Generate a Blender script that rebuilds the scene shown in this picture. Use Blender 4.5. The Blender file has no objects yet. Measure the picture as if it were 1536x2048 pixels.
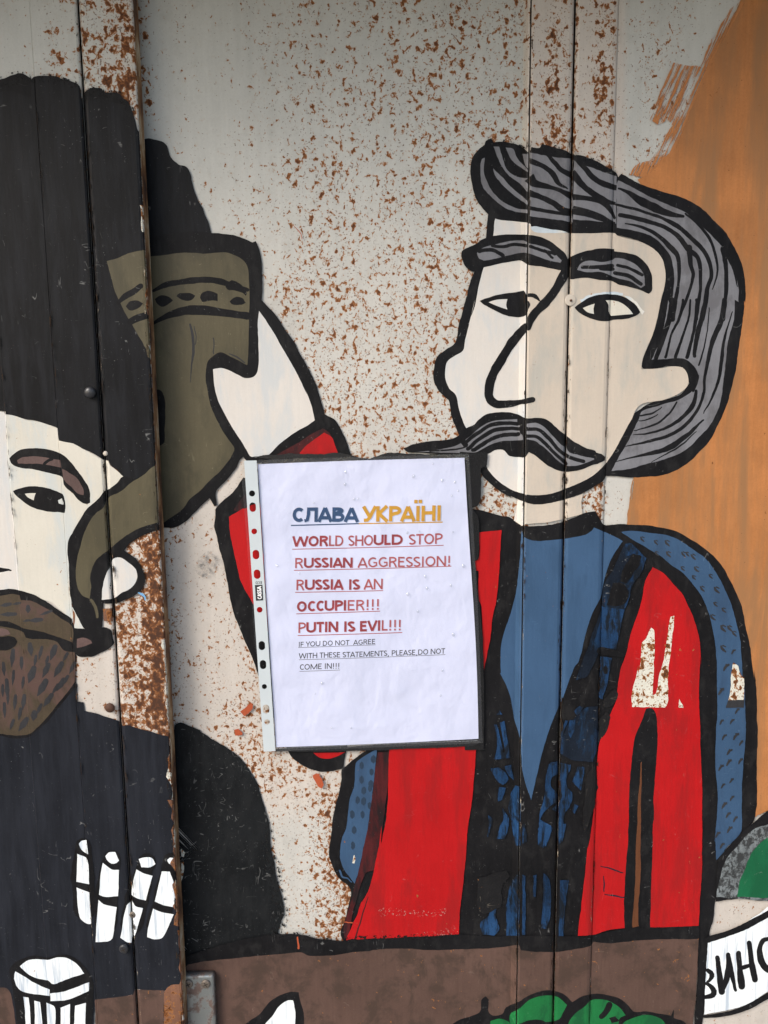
import bpy, bmesh, math, random
import numpy as np
from mathutils import Vector, Matrix
from mathutils.geometry import delaunay_2d_cdt
R = math.radians
scn = bpy.context.scene
COL = scn.collection
# ------------------------------------------------------------------ camera
IW, IH, F = 1536, 2048, 1538.0
CAM_D, CAM_Z, PITCH, ROLL = 0.77, 1.55, 7.8, 0.59
cd = bpy.data.cameras.new('camera'); cam = bpy.data.objects.new('camera', cd); COL.objects.link(cam)
cd.sensor_fit = 'VERTICAL'; cd.sensor_height = 36; cd.sensor_width = 27; cd.lens = F / IH * 36
cd.clip_start = 0.02; cd.clip_end = 500
CM = Matrix.Translation((0, -CAM_D, CAM_Z)) @ Matrix.Rotation(R(90 - PITCH), 4, 'X') @ Matrix.Rotation(R(-ROLL), 4, 'Z')
cam.matrix_world = CM; scn.camera = cam
# ------------------------------------------------------------------ world, sun, exposure
w = bpy.data.worlds.new('World'); scn.world = w; w.use_nodes = True
wn = w.node_tree.nodes; wl = w.node_tree.links
sky = wn.new('ShaderNodeTexSky'); sky.sky_type = 'NISHITA'; sky.sun_disc = False
SUN_EL, SUN_AZ = 36, 230            # azimuth measured clockwise from +Y: in front of the door, a little to its left
sky.sun_elevation = R(SUN_EL); sky.sun_rotation = R(SUN_AZ)
sky.dust_density = 3.0; sky.air_density = 1.2; sky.ozone_density = 1.0
bg = wn['Background']; bg.inputs[1].default_value = 0.125
wl.new(sky.outputs[0], bg.inputs[0])
sl = bpy.data.lights.new('sun', 'SUN'); sun = bpy.data.objects.new('sun', sl); COL.objects.link(sun)
sl.energy = 1.4; sl.angle = R(24); sl.color = (1, .995, .985)
sdir = Vector((math.sin(R(SUN_AZ)) * math.cos(R(SUN_EL)), math.cos(R(SUN_AZ)) * math.cos(R(SUN_EL)), math.sin(R(SUN_EL))))
sun.rotation_euler = sdir.to_track_quat('Z', 'Y').to_euler()
sun.location = (-2, -4, 6)
vs = scn.view_settings; vs.view_transform = 'Standard'; vs.look = 'None'; vs.gamma = 1; vs.use_curve_mapping = False
vs.exposure = 0.83

# ------------------------------------------------------------------ photograph point -> point on the door at height h (m, towards the street)
CO = CM.translation.copy(); CR = CM.to_3x3()
def at(px, py, h=0.0):
    d = CR @ Vector(((px - IW / 2) / F, -(py - IH / 2) / F, -1))
    t = (-h - CO.y) / d.y
    return CO + d * t
CRn = np.array(CR); COn = np.array(CO)
def at_np(p):                                            # (n,2) px -> (n,2) X,Z on the sheet plane
    p = np.asarray(p, float)
    d = np.stack([(p[:, 0] - IW / 2) / F, -(p[:, 1] - IH / 2) / F, -np.ones(len(p))], 1) @ CRn.T
    t = -COn[1] / d[:, 1]
    q = COn + d * t[:, None]
    return q[:, [0, 2]]
def to_px(X, Z):                                         # inverse of at_np
    v = np.stack([X - COn[0], np.zeros_like(X) - COn[1], Z - COn[2]], -1) @ CRn
    return v[..., 0] / -v[..., 2] * F + IW / 2, -v[..., 1] / -v[..., 2] * F + IH / 2
XR = lambda px: at(px, 1024).x
# folded sheet profiles: (x at mid-height of the photograph, height in mm)
PL = [(-900, 23), (24.4, 23.2), (25.4, 24), (126.2, 24.2), (127, 23.9), (127.8, 25.0), (208, 25.2), (212, 24.4), (214.6, 22), (215.2, 12), (217, 12), (217.6, 22), (220, 24.6), (224, 25.2), (309, 25.2), (314, 24.8), (317, 23), (325.5, 11)]
PR = [(200, 0), (1034, 0), (1040, 4.0), (1043, 6.4), (1046.4, 7.2), (1047, 3.2), (1048.4, 3.2), (1049, 7.0), (1053, 8.0), (1119, 8.0), (1124, 7.2), (1126.6, 5), (1127.1, -8), (1129.5, -8), (1130, 5), (1133, 7.4), (1138, 8.0), (1200, 8.0), (1205, 7.4), (1207.6, 6.6), (1208.2, 5.0), (1209, 5.6), (1220, 5.8), (2500, 5.8)]
PROF = {k: (np.array([XR(a) for a, b in p]), np.array([b / 1000 for a, b in p])) for k, p in (('L', PL), ('R', PR))}
SLOTS = {'L': [(XR(214.8), XR(217.4)), (XR(317.2), 9)], 'R': [(-9, XR(302)), (XR(1046.6), XR(1049.2)), (XR(1126.8), XR(1129.8))]}

# ------------------------------------------------------------------ helpers: objects
def tag(o, label=None, cat=None, group=None, kind=None):
    if label: o['label'] = label
    if cat: o['category'] = cat
    if group: o['group'] = group
    if kind: o['kind'] = kind
    return o
def empty(name, loc):
    o = bpy.data.objects.new(name, None); COL.objects.link(o); o.location = loc; o.empty_display_size = .1
    return o
def link_mesh(name, verts, faces, mats, midx=None, parent=None, smooth=False):
    me = bpy.data.meshes.new(name); me.from_pydata([tuple(v) for v in verts], [], faces)
    for m in mats: me.materials.append(m)
    if midx is not None: me.polygons.foreach_set('material_index', midx)
    if smooth: me.polygons.foreach_set('use_smooth', [True] * len(me.polygons))
    me.update()
    o = bpy.data.objects.new(name, me); COL.objects.link(o)
    if parent:
        o.parent = parent
        bpy.context.view_layer.update()
        o.matrix_parent_inverse = parent.matrix_world.inverted()
    return o

# ------------------------------------------------------------------ helpers: node materials
def srgb(r, g, b):
    f = lambda c: (c / 255 / 12.92) if c / 255 <= .04045 else ((c / 255 + .055) / 1.055) ** 2.4
    return (f(r), f(g), f(b))
class NT:
    def __init__(s, name):
        s.m = bpy.data.materials.new(name); s.m.use_nodes = True
        s.t = s.m.node_tree; s.b = s.t.nodes['Principled BSDF']; s.out = s.t.nodes['Material Output']
        s.pos = s.t.nodes.new('ShaderNodeNewGeometry').outputs['Position']
    def n(s, typ, **kw):
        x = s.t.nodes.new(typ)
        for k, v in kw.items():
            if k.startswith('_'): setattr(x, k[1:], v)
        return x
    def l(s, a, b): s.t.links.new(a, b)
    def put(s, inp, v):
        if hasattr(v, 'links'): s.l(v, inp)
        else: inp.default_value = v
    def math(s, op, a, b=0, c=0, clamp=False):
        x = s.t.nodes.new('ShaderNodeMath'); x.operation = op; x.use_clamp = clamp
        s.put(x.inputs[0], a); s.put(x.inputs[1], b); s.put(x.inputs[2], c)
        return x.outputs[0]
    def scaled(s, v):
        x = s.t.nodes.new('ShaderNodeVectorMath'); x.operation = 'MULTIPLY'; s.l(s.pos, x.inputs[0]); x.inputs[1].default_value = v
        return x.outputs[0]
    def noise(s, scale, detail=3, rough=.5, vec=None, dist=0):
        x = s.t.nodes.new('ShaderNodeTexNoise'); s.l(vec if vec is not None else s.pos, x.inputs['Vector'])
        x.inputs['Scale'].default_value = scale; x.inputs['Detail'].default_value = detail
        x.inputs['Roughness'].default_value = rough; x.inputs['Distortion'].default_value = dist
        return x.outputs[0]
    def mapr(s, v, a, b, c=0, d=1, smooth=True):
        x = s.t.nodes.new('ShaderNodeMapRange'); x.interpolation_type = 'SMOOTHSTEP' if smooth else 'LINEAR'
        s.put(x.inputs[0], v)
        for i, q in enumerate((a, b, c, d)): s.put(x.inputs[1 + i], q)
        return x.outputs[0]
    def mix(s, f, a, b):
        x = s.t.nodes.new('ShaderNodeMix'); x.data_type = 'RGBA'
        s.put(x.inputs[0], f)
        for inp, v in ((x.inputs[6], a), (x.inputs[7], b)):
            if hasattr(v, 'links'): s.l(v, inp)
            else: inp.default_value = (*v, 1)
        return x.outputs[2]
    def gain(s, col, f):
        x = s.t.nodes.new('ShaderNodeVectorMath'); x.operation = 'SCALE'
        if hasattr(col, 'links'): s.l(col, x.inputs[0])
        else: x.inputs[0].default_value = col
        s.put(x.inputs['Scale'], f)
        return x.outputs[0]
    def ramp(s, v, stops):
        x = s.t.nodes.new('ShaderNodeValToRGB'); s.l(v, x.inputs[0]); e = x.color_ramp.elements
        while len(e) < len(stops): e.new(.5)
        for i, (p, c) in enumerate(stops): e[i].position = p; e[i].color = (*c, 1)
        return x.outputs[0]
    def attr(s, name):
        x = s.t.nodes.new('ShaderNodeAttribute'); x.attribute_name = name
        return x.outputs['Fac']
    def bump(s, h, strength, dist):
        x = s.t.nodes.new('ShaderNodeBump'); x.inputs['Strength'].default_value = strength; x.inputs['Distance'].default_value = dist
        s.l(h, x.inputs['Height']); s.l(x.outputs[0], s.b.inputs['Normal'])
        return x.outputs[0]
    def rust(s, dens, dark=False):
        n1 = s.noise(188, 4, .56, s.scaled((1.06, 1, .94)), .35); n2 = s.noise(34, 3, .6); n4 = s.noise(9, 2, .5)
        n3 = s.noise(520, 2, .55)
        cl = s.math('ADD', s.math('MULTIPLY', s.math('SUBTRACT', n2, .5), .20), s.math('MULTIPLY', s.math('SUBTRACT', n4, .5), .08))
        v = s.math('ADD', s.math('ADD', n1, cl), dens)
        v2 = s.math('ADD', s.math('ADD', n3, s.math('MULTIPLY', cl, .8)), s.math('MULTIPLY', dens, .8))
        m1 = s.mapr(v, .615, .655); m2 = s.mapr(v2, .655, .70)
        mask = s.math('MAXIMUM', m1, s.math('MULTIPLY', m2, .75))
        col = s.ramp(v, [(.54, (.13, .06, .03)), (.63, (.34, .155, .058)), (.665, (.25, .095, .029)), (.72, (.13, .047, .017)), (.82, (.06, .024, .012))])
        halo = s.mapr(v, .53, .64)
        return mask, col, halo
MATS = {}
def paint(name, rgb, var=.16, rough=.5, rust=-.17, scratch=0., streak=.5, under=None, bump=.5, alpha=None, blot=1., tone=None, tv=(30, 1, 9), tr=(.45, .62)):
    s = NT(name)
    st = s.noise(1, 4, .6, s.scaled((260, 1, 22))); bl = s.noise(13, 5, .6); fi = s.noise(520, 3, .6)
    f = s.math('ADD', s.math('MULTIPLY', s.math('SUBTRACT', st, .5), streak * 2.2), s.math('MULTIPLY', s.math('SUBTRACT', bl, .5), 2.4 * blot))
    f = s.math('ADD', f, s.math('MULTIPLY', s.math('SUBTRACT', fi, .5), .9))
    f = s.math('MULTIPLY_ADD', f, var, 1.0)
    col = s.gain(rgb, f)
    if tone: col = s.mix(s.mapr(s.noise(1, 5, .68, s.scaled(tv), .3), *tr), col, tone)
    if scratch:
        lines = []
        for k, (sx, sz) in enumerate(((70, 18), (22, 60))):
            rn = s.noise(1, 2, .5, s.scaled((sx, 1, sz)), .2); gate = s.noise(75 + 20 * k, 2, .6)
            ln = s.math('SUBTRACT', 1, s.mapr(s.math('ABSOLUTE', s.math('SUBTRACT', rn, .5)), .0, .009))
            lines.append(s.math('MULTIPLY', ln, s.mapr(gate, .64 - scratch * .10, .72 - scratch * .10)))
        sp = s.mapr(s.noise(620, 2, .5), .73 - scratch * .045, .78)
        big = s.mapr(s.noise(16, 3, .6), .40, .62)
        lm = s.math('MULTIPLY', s.math('MAXIMUM', s.math('MULTIPLY', s.math('MAXIMUM', lines[0], lines[1]), .5), s.math('MULTIPLY', sp, .6)), s.math('MULTIPLY_ADD', big, .8, .2))
        col = s.mix(lm, col, under or (.30, .30, .29))
    mask, rc, halo = s.rust(rust)
    col = s.mix(mask, col, rc)
    s.l(col, s.b.inputs['Base Color'])
    s.l(s.math('MULTIPLY_ADD', s.math('SUBTRACT', bl, .5), .3, s.math('MULTIPLY_ADD', mask, .35, rough)), s.b.inputs['Roughness'])
    s.b.inputs['Specular IOR Level'].default_value = .2 if max(rgb) > .03 else .1
    s.bump(s.math('ADD', s.math('MULTIPLY', st, .7), s.math('MULTIPLY', fi, .35)), bump, .0005)
    if alpha is not None:                                # dry brush: bristle-wide gaps in the paint film itself
        vr = s.t.nodes.new('ShaderNodeVectorRotate'); vr.rotation_type = 'Y_AXIS'; s.l(s.pos, vr.inputs['Vector']); vr.inputs['Angle'].default_value = R(alpha[2]) if len(alpha) > 2 else 0
        sc_ = s.t.nodes.new('ShaderNodeVectorMath'); sc_.operation = 'MULTIPLY'; s.l(vr.outputs[0], sc_.inputs[0]); sc_.inputs[1].default_value = alpha[0]
        dr = s.noise(1, 5, .65, sc_.outputs[0]); a = s.mapr(dr, alpha[1], alpha[1] + .05)
        s.l(a, s.b.inputs['Alpha'])
    MATS[name] = s.m
    return s.m

def wall_mat():
    s = NT('weathered_white_paint')
    st = s.noise(1, 4, .6, s.scaled((120, 1, 9))); bl = s.noise(10, 6, .65); fi = s.noise(600, 3, .6); di = s.noise(60, 4, .65)
    base = s.mix(s.attr('tint'), (.47, .475, .445), (.515, .465, .415))
    f = s.math('ADD', s.math('MULTIPLY', s.math('SUBTRACT', st, .5), .25), s.math('MULTIPLY', s.math('SUBTRACT', bl, .5), .35))
    f = s.math('ADD', f, s.math('MULTIPLY', s.math('SUBTRACT', fi, .5), .16))
    col = s.gain(base, s.math('ADD', f, 1.0))
    dirt = s.math('MULTIPLY', s.mapr(di, .52, .75), .16)
    col = s.mix(dirt, col, (.24, .22, .19))
    mask, rc, halo = s.rust(s.attr('rust'))
    col = s.mix(s.math('MULTIPLY', halo, .15), col, (.42, .27, .15))
    col = s.mix(mask, col, rc)
    s.l(col, s.b.inputs['Base Color'])
    s.l(s.math('MULTIPLY_ADD', mask, .4, .48), s.b.inputs['Roughness'])
    s.b.inputs['Specular IOR Level'].default_value = .35
    s.bump(s.math('ADD', s.math('MULTIPLY', st, .4), s.math('SUBTRACT', s.math('MULTIPLY', fi, .3), s.math('MULTIPLY', mask, .6))), .5, .0006)
    return s.m
WALL = wall_mat()
def simple(name, rgb, rough=.6, metal=0, var=.2, scale=80):
    s = NT(name); n = s.noise(scale, 5, .6)
    s.l(s.gain(rgb, s.math('MULTIPLY_ADD', s.math('SUBTRACT', n, .5), var * 2, 1)), s.b.inputs['Base Color'])
    s.b.inputs['Roughness'].default_value = rough; s.b.inputs['Metallic'].default_value = metal
    s.bump(n, .4, .0004); MATS[name] = s.m
    return s.m
GAP = simple('grimy_seam', (.02, .014, .010), .9)
def edge_mat():
    s = NT('rusty_sheet_edge'); n = s.noise(60, 5, .65, s.scaled((1, 1, .35))); 
    s.l(s.ramp(n, [(.36, (.03, .014, .008)), (.47, (.15, .065, .025)), (.56, (.27, .16, .075)), (.66, (.42, .36, .27))]), s.b.inputs['Base Color'])
    s.b.inputs['Roughness'].default_value = .85; s.bump(n, .6, .001)
    return s.m
EDGE = edge_mat()

BLACK = paint('black_outline_paint', (.0085, .0083, .0092), .6, .5, -.16, .3, tone=(.0155, .015, .0155), tv=(70, 1, 40), tr=(.48, .66))
SOFT = paint('charcoal_paint', (.0085, .0086, .0098), .6, .46, -.16, .3, tone=(.0135, .014, .0165), tv=(110, 1, 14), tr=(.40, .66))
SHEENB = paint('sheen_black_paint', (.0125, .0138, .0180), .5, .4, -.16, .15, tone=(.0195, .0215, .028), tv=(90, 1, 10), tr=(.38, .68))  # black coat paint with the sky's mottled bluish sheen mixed into the colour
COATB = paint('scratched_black_paint', (.0095, .0105, .0115), .6, .45, -.16, 1.0, tone=(.0135, .0145, .0155), tv=(70, 1, 30))
CREAM = paint('cream_skin_paint', (.58, .545, .47), .12, .45, -.11, tone=(.50, .515, .495))
CREAM2 = paint('pale_skin_paint', (.60, .56, .515), .10, .45, -.135, tone=(.525, .53, .525))
PEACH = paint('warm_skin_paint', (.51, .44, .365), .12, .45, -.115, tone=(.415, .39, .345), tr=(.47, .68))
WHITE = paint('white_paint', (.74, .77, .78), .14, .45, -.11, streak=.9, tone=(.45, .51, .58), tv=(190, 1, 9), tr=(.50, .66))
GREY = paint('grey_hair_paint', (.172, .172, .186), .25, .42, -.16, tone=(.128, .125, .134), tv=(36, 1, 22))
OLIVE = paint('olive_horn_paint', (.088, .075, .045), .25, .45, -.15, .3, under=(.25, .22, .14), tone=(.067, .058, .036), tv=(24, 1, 10))
RED = paint('red_vest_paint', (.40, .0062, .0078), .2, .45, -.115, .3, under=(.45, .10, .10), tone=(.30, .008, .009), tv=(34, 1, 7))
DRED = paint('dark_red_paint', (.060, .010, .011), .7, .45, -.14, .2, tone=(.016, .009, .010), tv=(60, 1, 14))
BLUE = paint('blue_shirt_paint', (.040, .086, .165), .16, .5, -.12, .15, under=(.10, .17, .27), tone=(.034, .074, .142))
SLEEVE = paint('blue_sleeve_paint', (.037, .079, .150), .2, .5, -.12, .15, under=(.10, .17, .27), tone=(.031, .063, .12))
DBLUE = paint('deep_blue_paint', (.010, .036, .092), 1.0, .4, -.15, .7, under=(.07, .12, .20), bump=1., tone=(.006, .009, .014), tv=(120, 1, 30), tr=(.44, .60))
WASH = paint('dark_blue_wash', (.0095, .014, .023), .8, .4, -.13, .4, tone=(.011, .028, .06), tv=(70, 1, 25), tr=(.5, .65))
ORANGE = paint('orange_paint', (.40, .160, .053), .4, .5, -.075, tone=(.285, .140, .060), tv=(46, 1, 5), tr=(.38, .66), blot=1.1)
DRY = paint('dry_brushed_orange', (.42, .17, .06), .3, .6, -.08, alpha=((480, 1, 22), .47, -24))
BROWN = paint('brown_table_paint', (.094, .055, .043), .35, .5, -.075, .3, under=(.2, .14, .11), tone=(.062, .039, .030), tv=(30, 1, 26))
BEARD = paint('brown_beard_paint', (.058, .043, .027), .5, .5, -.10, .2, under=(.12, .09, .06), tone=(.085, .050, .042), tv=(24, 1, 16))
PINKB = paint('mauve_brown_paint', (.105, .066, .060), .6, .5, -.17)
DROP = paint('dark_hair_dab_paint', (.030, .030, .033), .6, .42, -.2)
GREEN = paint('green_paint', (.010, .135, .037), .4, .45, -.14, .4, under=(.10, .28, .14), tone=(.008, .085, .028), tv=(40, 1, 18))
GREEN2 = paint('bottle_green_paint', (.008, .105, .043), .25, .45, -.15, .2, tone=(.007, .085, .035))
SPECK = paint('speckled_grey_paint', (.13, .145, .15), 1.2, .6, -.12, 1.0, under=(.4, .4, .38), tone=(.035, .037, .038), tv=(150, 1, 120), tr=(.44, .56))
RPATCH = paint('bare_rusty_white', (.60, .58, .50), .15, .6, .085)
RUSTY = paint('rust_patch', (.16, .075, .045), .6, .8, .08)
CHIP = paint('orange_red_chip', (.36, .075, .03), .4, .6, -.1)
SKYBL = paint('light_blue_scribble', (.16, .34, .55), .3)
GHOST = paint('greyish_residue', (.40, .36, .32), .5, .7, -.06, alpha=((220, 1, 220), .50))
DRYB = paint('dry_brushed_black', (.011, .011, .0115), .5, .6, -.17, alpha=((260, 1, 200), .53))
PALEB = paint('pale_blue_white_paint', (.50, .56, .60), .2, .5, -.15, tone=(.62, .60, .55))
DUST = paint('scuffed_pale_dust', (.42, .16, .14), .3, .6, -.1, alpha=((300, 1, 300), .56))
GRIT = paint('scuffed_black', (.0125, .0122, .013), .6, .5, -.085, 1.0, under=(.16, .14, .11))
DOT = paint('dull_blue_dab_paint', (.020, .036, .062), .5, .5, -.14)
STRIPE = paint('ochre_stripe_paint', (.115, .042, .018), .4, .5, -.12)

# ------------------------------------------------------------------ helpers: painted shapes
CROPS = {'11': (0, 0, 3.84), '12': (0, 400, 3.84), '13': (0, 800, 3.84), '14': (0, 1200, 3.84), '15': (0, 1600, 3.4286),
         '21': (380, 0, 3.84), '22': (380, 400, 3.84), '23': (380, 760, 3.84), '24': (380, 1400, 3.84), '25': (340, 1648, 3.84), 'p': (460, 880, 2.9538),
         '31': (860, 240, 3.84), '32': (1136, 240, 3.84), '33': (800, 600, 3.84), '34': (1136, 600, 3.84), '35': (1000, 0, 2.8657),
         '41': (860, 960, 3.84), '42': (1136, 960, 3.84), '43': (860, 1300, 3.84), '44': (1136, 1300, 3.84), '45': (640, 1648, 3.84),
         '46': (900, 1648, 3.84), '47': (1136, 1648, 3.84), 'b': (1386, 1840, 10.24), 'x': (0, 0, 1.0)}
def C(spec):
    """'crop: x y x y ; crop: x y ...' -> list of photograph points"""
    out = []
    for seg in spec.split(';'):
        k, v = seg.split(':'); x0, y0, s = CROPS[k.strip()]
        a = [float(q) for q in v.split()]
        out += [(x0 + a[i] / s, y0 + a[i + 1] / s) for i in range(0, len(a), 2)]
    return out
rng = random.Random(7)
def vnoise(n, period, seed):
    r = np.random.RandomState(seed); k = max(4, int(n / period) + 3)
    ctrl = r.uniform(-1, 1, k); t = np.linspace(0, k - 2.001, n); i = t.astype(int); f = t - i; f = f * f * (3 - 2 * f)
    return ctrl[i] * (1 - f) + ctrl[i + 1] * f
SEED = [0]
def smooth(pts, closed=True, step=4.0, jit=.5, corner=62):
    P = [np.array(p, float) for p in pts]
    Q = [P[0]]
    for p in P[1:]:
        if np.hypot(*(p - Q[-1])) > .6: Q.append(p)
    if closed and np.hypot(*(Q[0] - Q[-1])) < .6: Q.pop()
    P = Q; n = len(P); out = []
    def tang(i, seglen, side):
        if closed: a, b, c = P[i - 1], P[i], P[(i + 1) % n]
        else:
            if i == 0: return (P[1] - P[0])
            if i == n - 1: return (P[-1] - P[-2])
            a, b, c = P[i - 1], P[i], P[i + 1]
        u, v = b - a, c - b; lu, lv = np.hypot(*u), np.hypot(*v)
        ang = math.degrees(math.acos(max(-1, min(1, float(u @ v) / (lu * lv)))))
        if ang > corner: return (v if side > 0 else u) / (lv if side > 0 else lu) * seglen
        return (c - a) / (lu + lv) * seglen
    for i in range(n if closed else n - 1):
        a, b = P[i], P[(i + 1) % n]; L = np.hypot(*(b - a)); m = max(1, int(L / step))
        ta, tb = tang(i, L, 1), tang((i + 1) % n, L, -1)
        for k in range(m):
            t = k / m; t2, t3 = t * t, t * t * t
            out.append((2 * t3 - 3 * t2 + 1) * a + (t3 - 2 * t2 + t) * ta + (-2 * t3 + 3 * t2) * b + (t3 - t2) * tb)
    if not closed: out.append(P[-1])
    out = np.array(out)
    if jit:
        SEED[0] += 1; N = len(out)
        d = np.roll(out, -1, 0) - np.roll(out, 1, 0); d /= np.maximum(np.hypot(d[:, 0], d[:, 1]), 1e-6)[:, None]
        nn = np.stack([-d[:, 1], d[:, 0]], 1)
        j = vnoise(N, 6, SEED[0]) * jit + vnoise(N, 1.6, SEED[0] + 999) * jit * .6
        out = out + nn * j[:, None]
    return out
def area(p): 
    x, y = p[:, 0], p[:, 1]
    return .5 * float(np.sum(x * np.roll(y, -1) - np.roll(x, -1) * y))
def ribbon(path, width, cap=True):
    """convex pieces covering a brush stroke of varying width"""
    path = np.asarray(path, float); n = len(path)
    wd = np.interp(np.linspace(0, 1, n), np.linspace(0, 1, len(width)), width) if hasattr(width, '__len__') else np.full(n, width)
    d = np.gradient(path, axis=0); d /= np.maximum(np.hypot(d[:, 0], d[:, 1]), 1e-9)[:, None]
    nn = np.stack([-d[:, 1], d[:, 0]], 1); a = path + nn * wd[:, None] / 2; b = path - nn * wd[:, None] / 2
    out = []
    for i in range(n - 1):
        out += [np.array([a[i], a[i + 1], b[i + 1]]), np.array([a[i], b[i + 1], b[i]])]
    if cap:
        for c, r in ((path[0], wd[0] / 2), (path[-1], wd[-1] / 2)):
            if r > .5: out.append(np.array([c + r * np.array((math.cos(t), math.sin(t))) for t in np.linspace(0, 2 * math.pi, 11)[:-1]]))
    return out
def tess(polys):
    V, Fc = [], []
    for p in polys:
        A = area(p)
        if abs(A) < 1e-3: continue
        if A < 0: p = p[::-1]
        k = len(V); V += [Vector((float(x), float(y))) for x, y in p]; Fc.append(list(range(k, k + len(p))))
    r = delaunay_2d_cdt(V, [], Fc, 0, 1e-4)
    vs_, fs, of = r[0], r[2], r[5]
    return np.array([tuple(v) for v in vs_]), [f for f, o in zip(fs, of) if o]
LAYER = [0]
class Part:
    """one painted part: shapes are put on one above the other, on the folded sheet of door leaf 'L' or 'R'"""
    def __init__(s, name, parent, leaf, label=None, floor=0.0):
        s.name, s.parent, s.leaf, s.label, s.floor = name, parent, leaf, label, floor
        s.V, s.F, s.M, s.mats, s.base = [], [], [], [], 0
    def fill(s, mat, *specs, jit=.75, smo=True, corner=62):
        polys = []
        for sp in specs:
            p = C(sp) if isinstance(sp, str) else sp
            polys.append(smooth(p, True, 4, jit, corner) if smo else np.array(p, float))
        s._add(mat, polys); return s
    def stroke(s, mat, spec, width, jit=.5, cap=True):
        k = spec.split(':')[0].strip() if isinstance(spec, str) else 'x'
        sc = CROPS[k][2]; p = C(spec) if isinstance(spec, str) else spec
        wd = [q / sc for q in width] if hasattr(width, '__len__') else width / sc
        path = smooth(p, False, 3.5, jit, 80)
        if hasattr(wd, '__len__') or jit == 0: W = wd
        else: W = wd
        n = len(path); W = np.interp(np.linspace(0, 1, n), np.linspace(0, 1, len(W)), W) if hasattr(W, '__len__') else np.full(n, W)
        SEED[0] += 1
        if jit: W = W * (1 + .10 * vnoise(n, 4, SEED[0] + 50))
        s._add(mat, ribbon(path, W, cap)); return s
    def _add(s, mat, polys):
        v, f = tess(polys)
        if not len(f): return
        LAYER[0] += 1; lay = LAYER[0] * 5e-6 + s.floor
        q = at_np(v)
        bm = bmesh.new(); bv = [bm.verts.new((x, 0, z)) for x, z in q]
        for t in f:
            try: bm.faces.new([bv[i] for i in t])
            except ValueError: pass
        bx, bh = PROF[s.leaf]; lo, hi = q[:, 0].min(), q[:, 0].max()
        for x in bx:
            if lo < x < hi:
                bmesh.ops.bisect_plane(bm, geom=bm.verts[:] + bm.edges[:] + bm.faces[:], plane_co=(x, 0, 0), plane_no=(1, 0, 0), dist=1e-7)
        kill = []
        for fc in bm.faces:
            cx = fc.calc_center_median().x
            if any(a < cx < b for a, b in SLOTS[s.leaf]): kill.append(fc)
        bmesh.ops.delete(bm, geom=kill, context='FACES')
        if mat not in s.mats: s.mats.append(mat)
        mi = s.mats.index(mat); off = len(s.V); bm.verts.index_update()
        for vv in bm.verts:
            h = float(np.interp(vv.co.x, bx, bh)) + lay; k = (CAM_D - h) / CAM_D
            s.V.append((CO.x + (vv.co.x - CO.x) * k, -h, CO.z + (vv.co.z - CO.z) * k))
        for fc in bm.faces:
            idx = [x.index + off for x in fc.verts]
            if fc.normal.y > 0 or (fc.normal.length == 0): idx = idx[::-1]
            s.F.append(idx); s.M.append(mi)
        bm.free()
    def build(s):
        o = link_mesh(s.name, s.V, s.F, s.mats, s.M, s.parent)
        if s.label: o['label'] = s.label
        return o

# ------------------------------------------------------------------ the setting
def slab(name, x0, x1, y0, y1, z0, z1, mat):
    v = [(x, y, z) for x in (x0, x1) for y in (y0, y1) for z in (z0, z1)]
    return link_mesh(name, v, [(0, 1, 3, 2), (4, 6, 7, 5), (0, 4, 5, 1), (2, 3, 7, 6), (0, 2, 6, 4), (1, 5, 7, 3)], [mat])
PAVE = simple('concrete_paving', (.26, .25, .235), .85, 0, .3, 12)
tag(slab('pavement', -60, 60, -60, .3, -.3, 0, PAVE), kind='structure')
SHADE_OVERHANG = simple('grey_shade_overhang', (.16, .155, .15), .8, 0, .2, 20)
tag(slab('unseen_shade_overhang', -2.2, 2.2, -.255, .3, 2.0, 2.3, SHADE_OVERHANG), kind='structure')  # unseen overhang, added and sized to shade the top of the door
JAMB = simple('grey_render', (.30, .29, .27), .9, 0, .2, 30)
for a, b in ((-2.2, -.92), (.92, 2.2)):
    tag(slab('rendered_wall', a, b, -.04, .3, -.05, 1.999, JAMB), kind='structure')

# ------------------------------------------------------------------ the two door leaves
door_l = tag(empty('metal_door', (at(100, 1024).x, 0, 0)), 'narrow off-white metal door leaf standing proud with a rusty edge, painted with a bearded man', 'door')
door_r = tag(empty('metal_door', (at(900, 1024).x, 0, 0)), 'wide rust-speckled off-white metal door leaf painted with a grey-haired man in a red vest', 'door')

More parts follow.
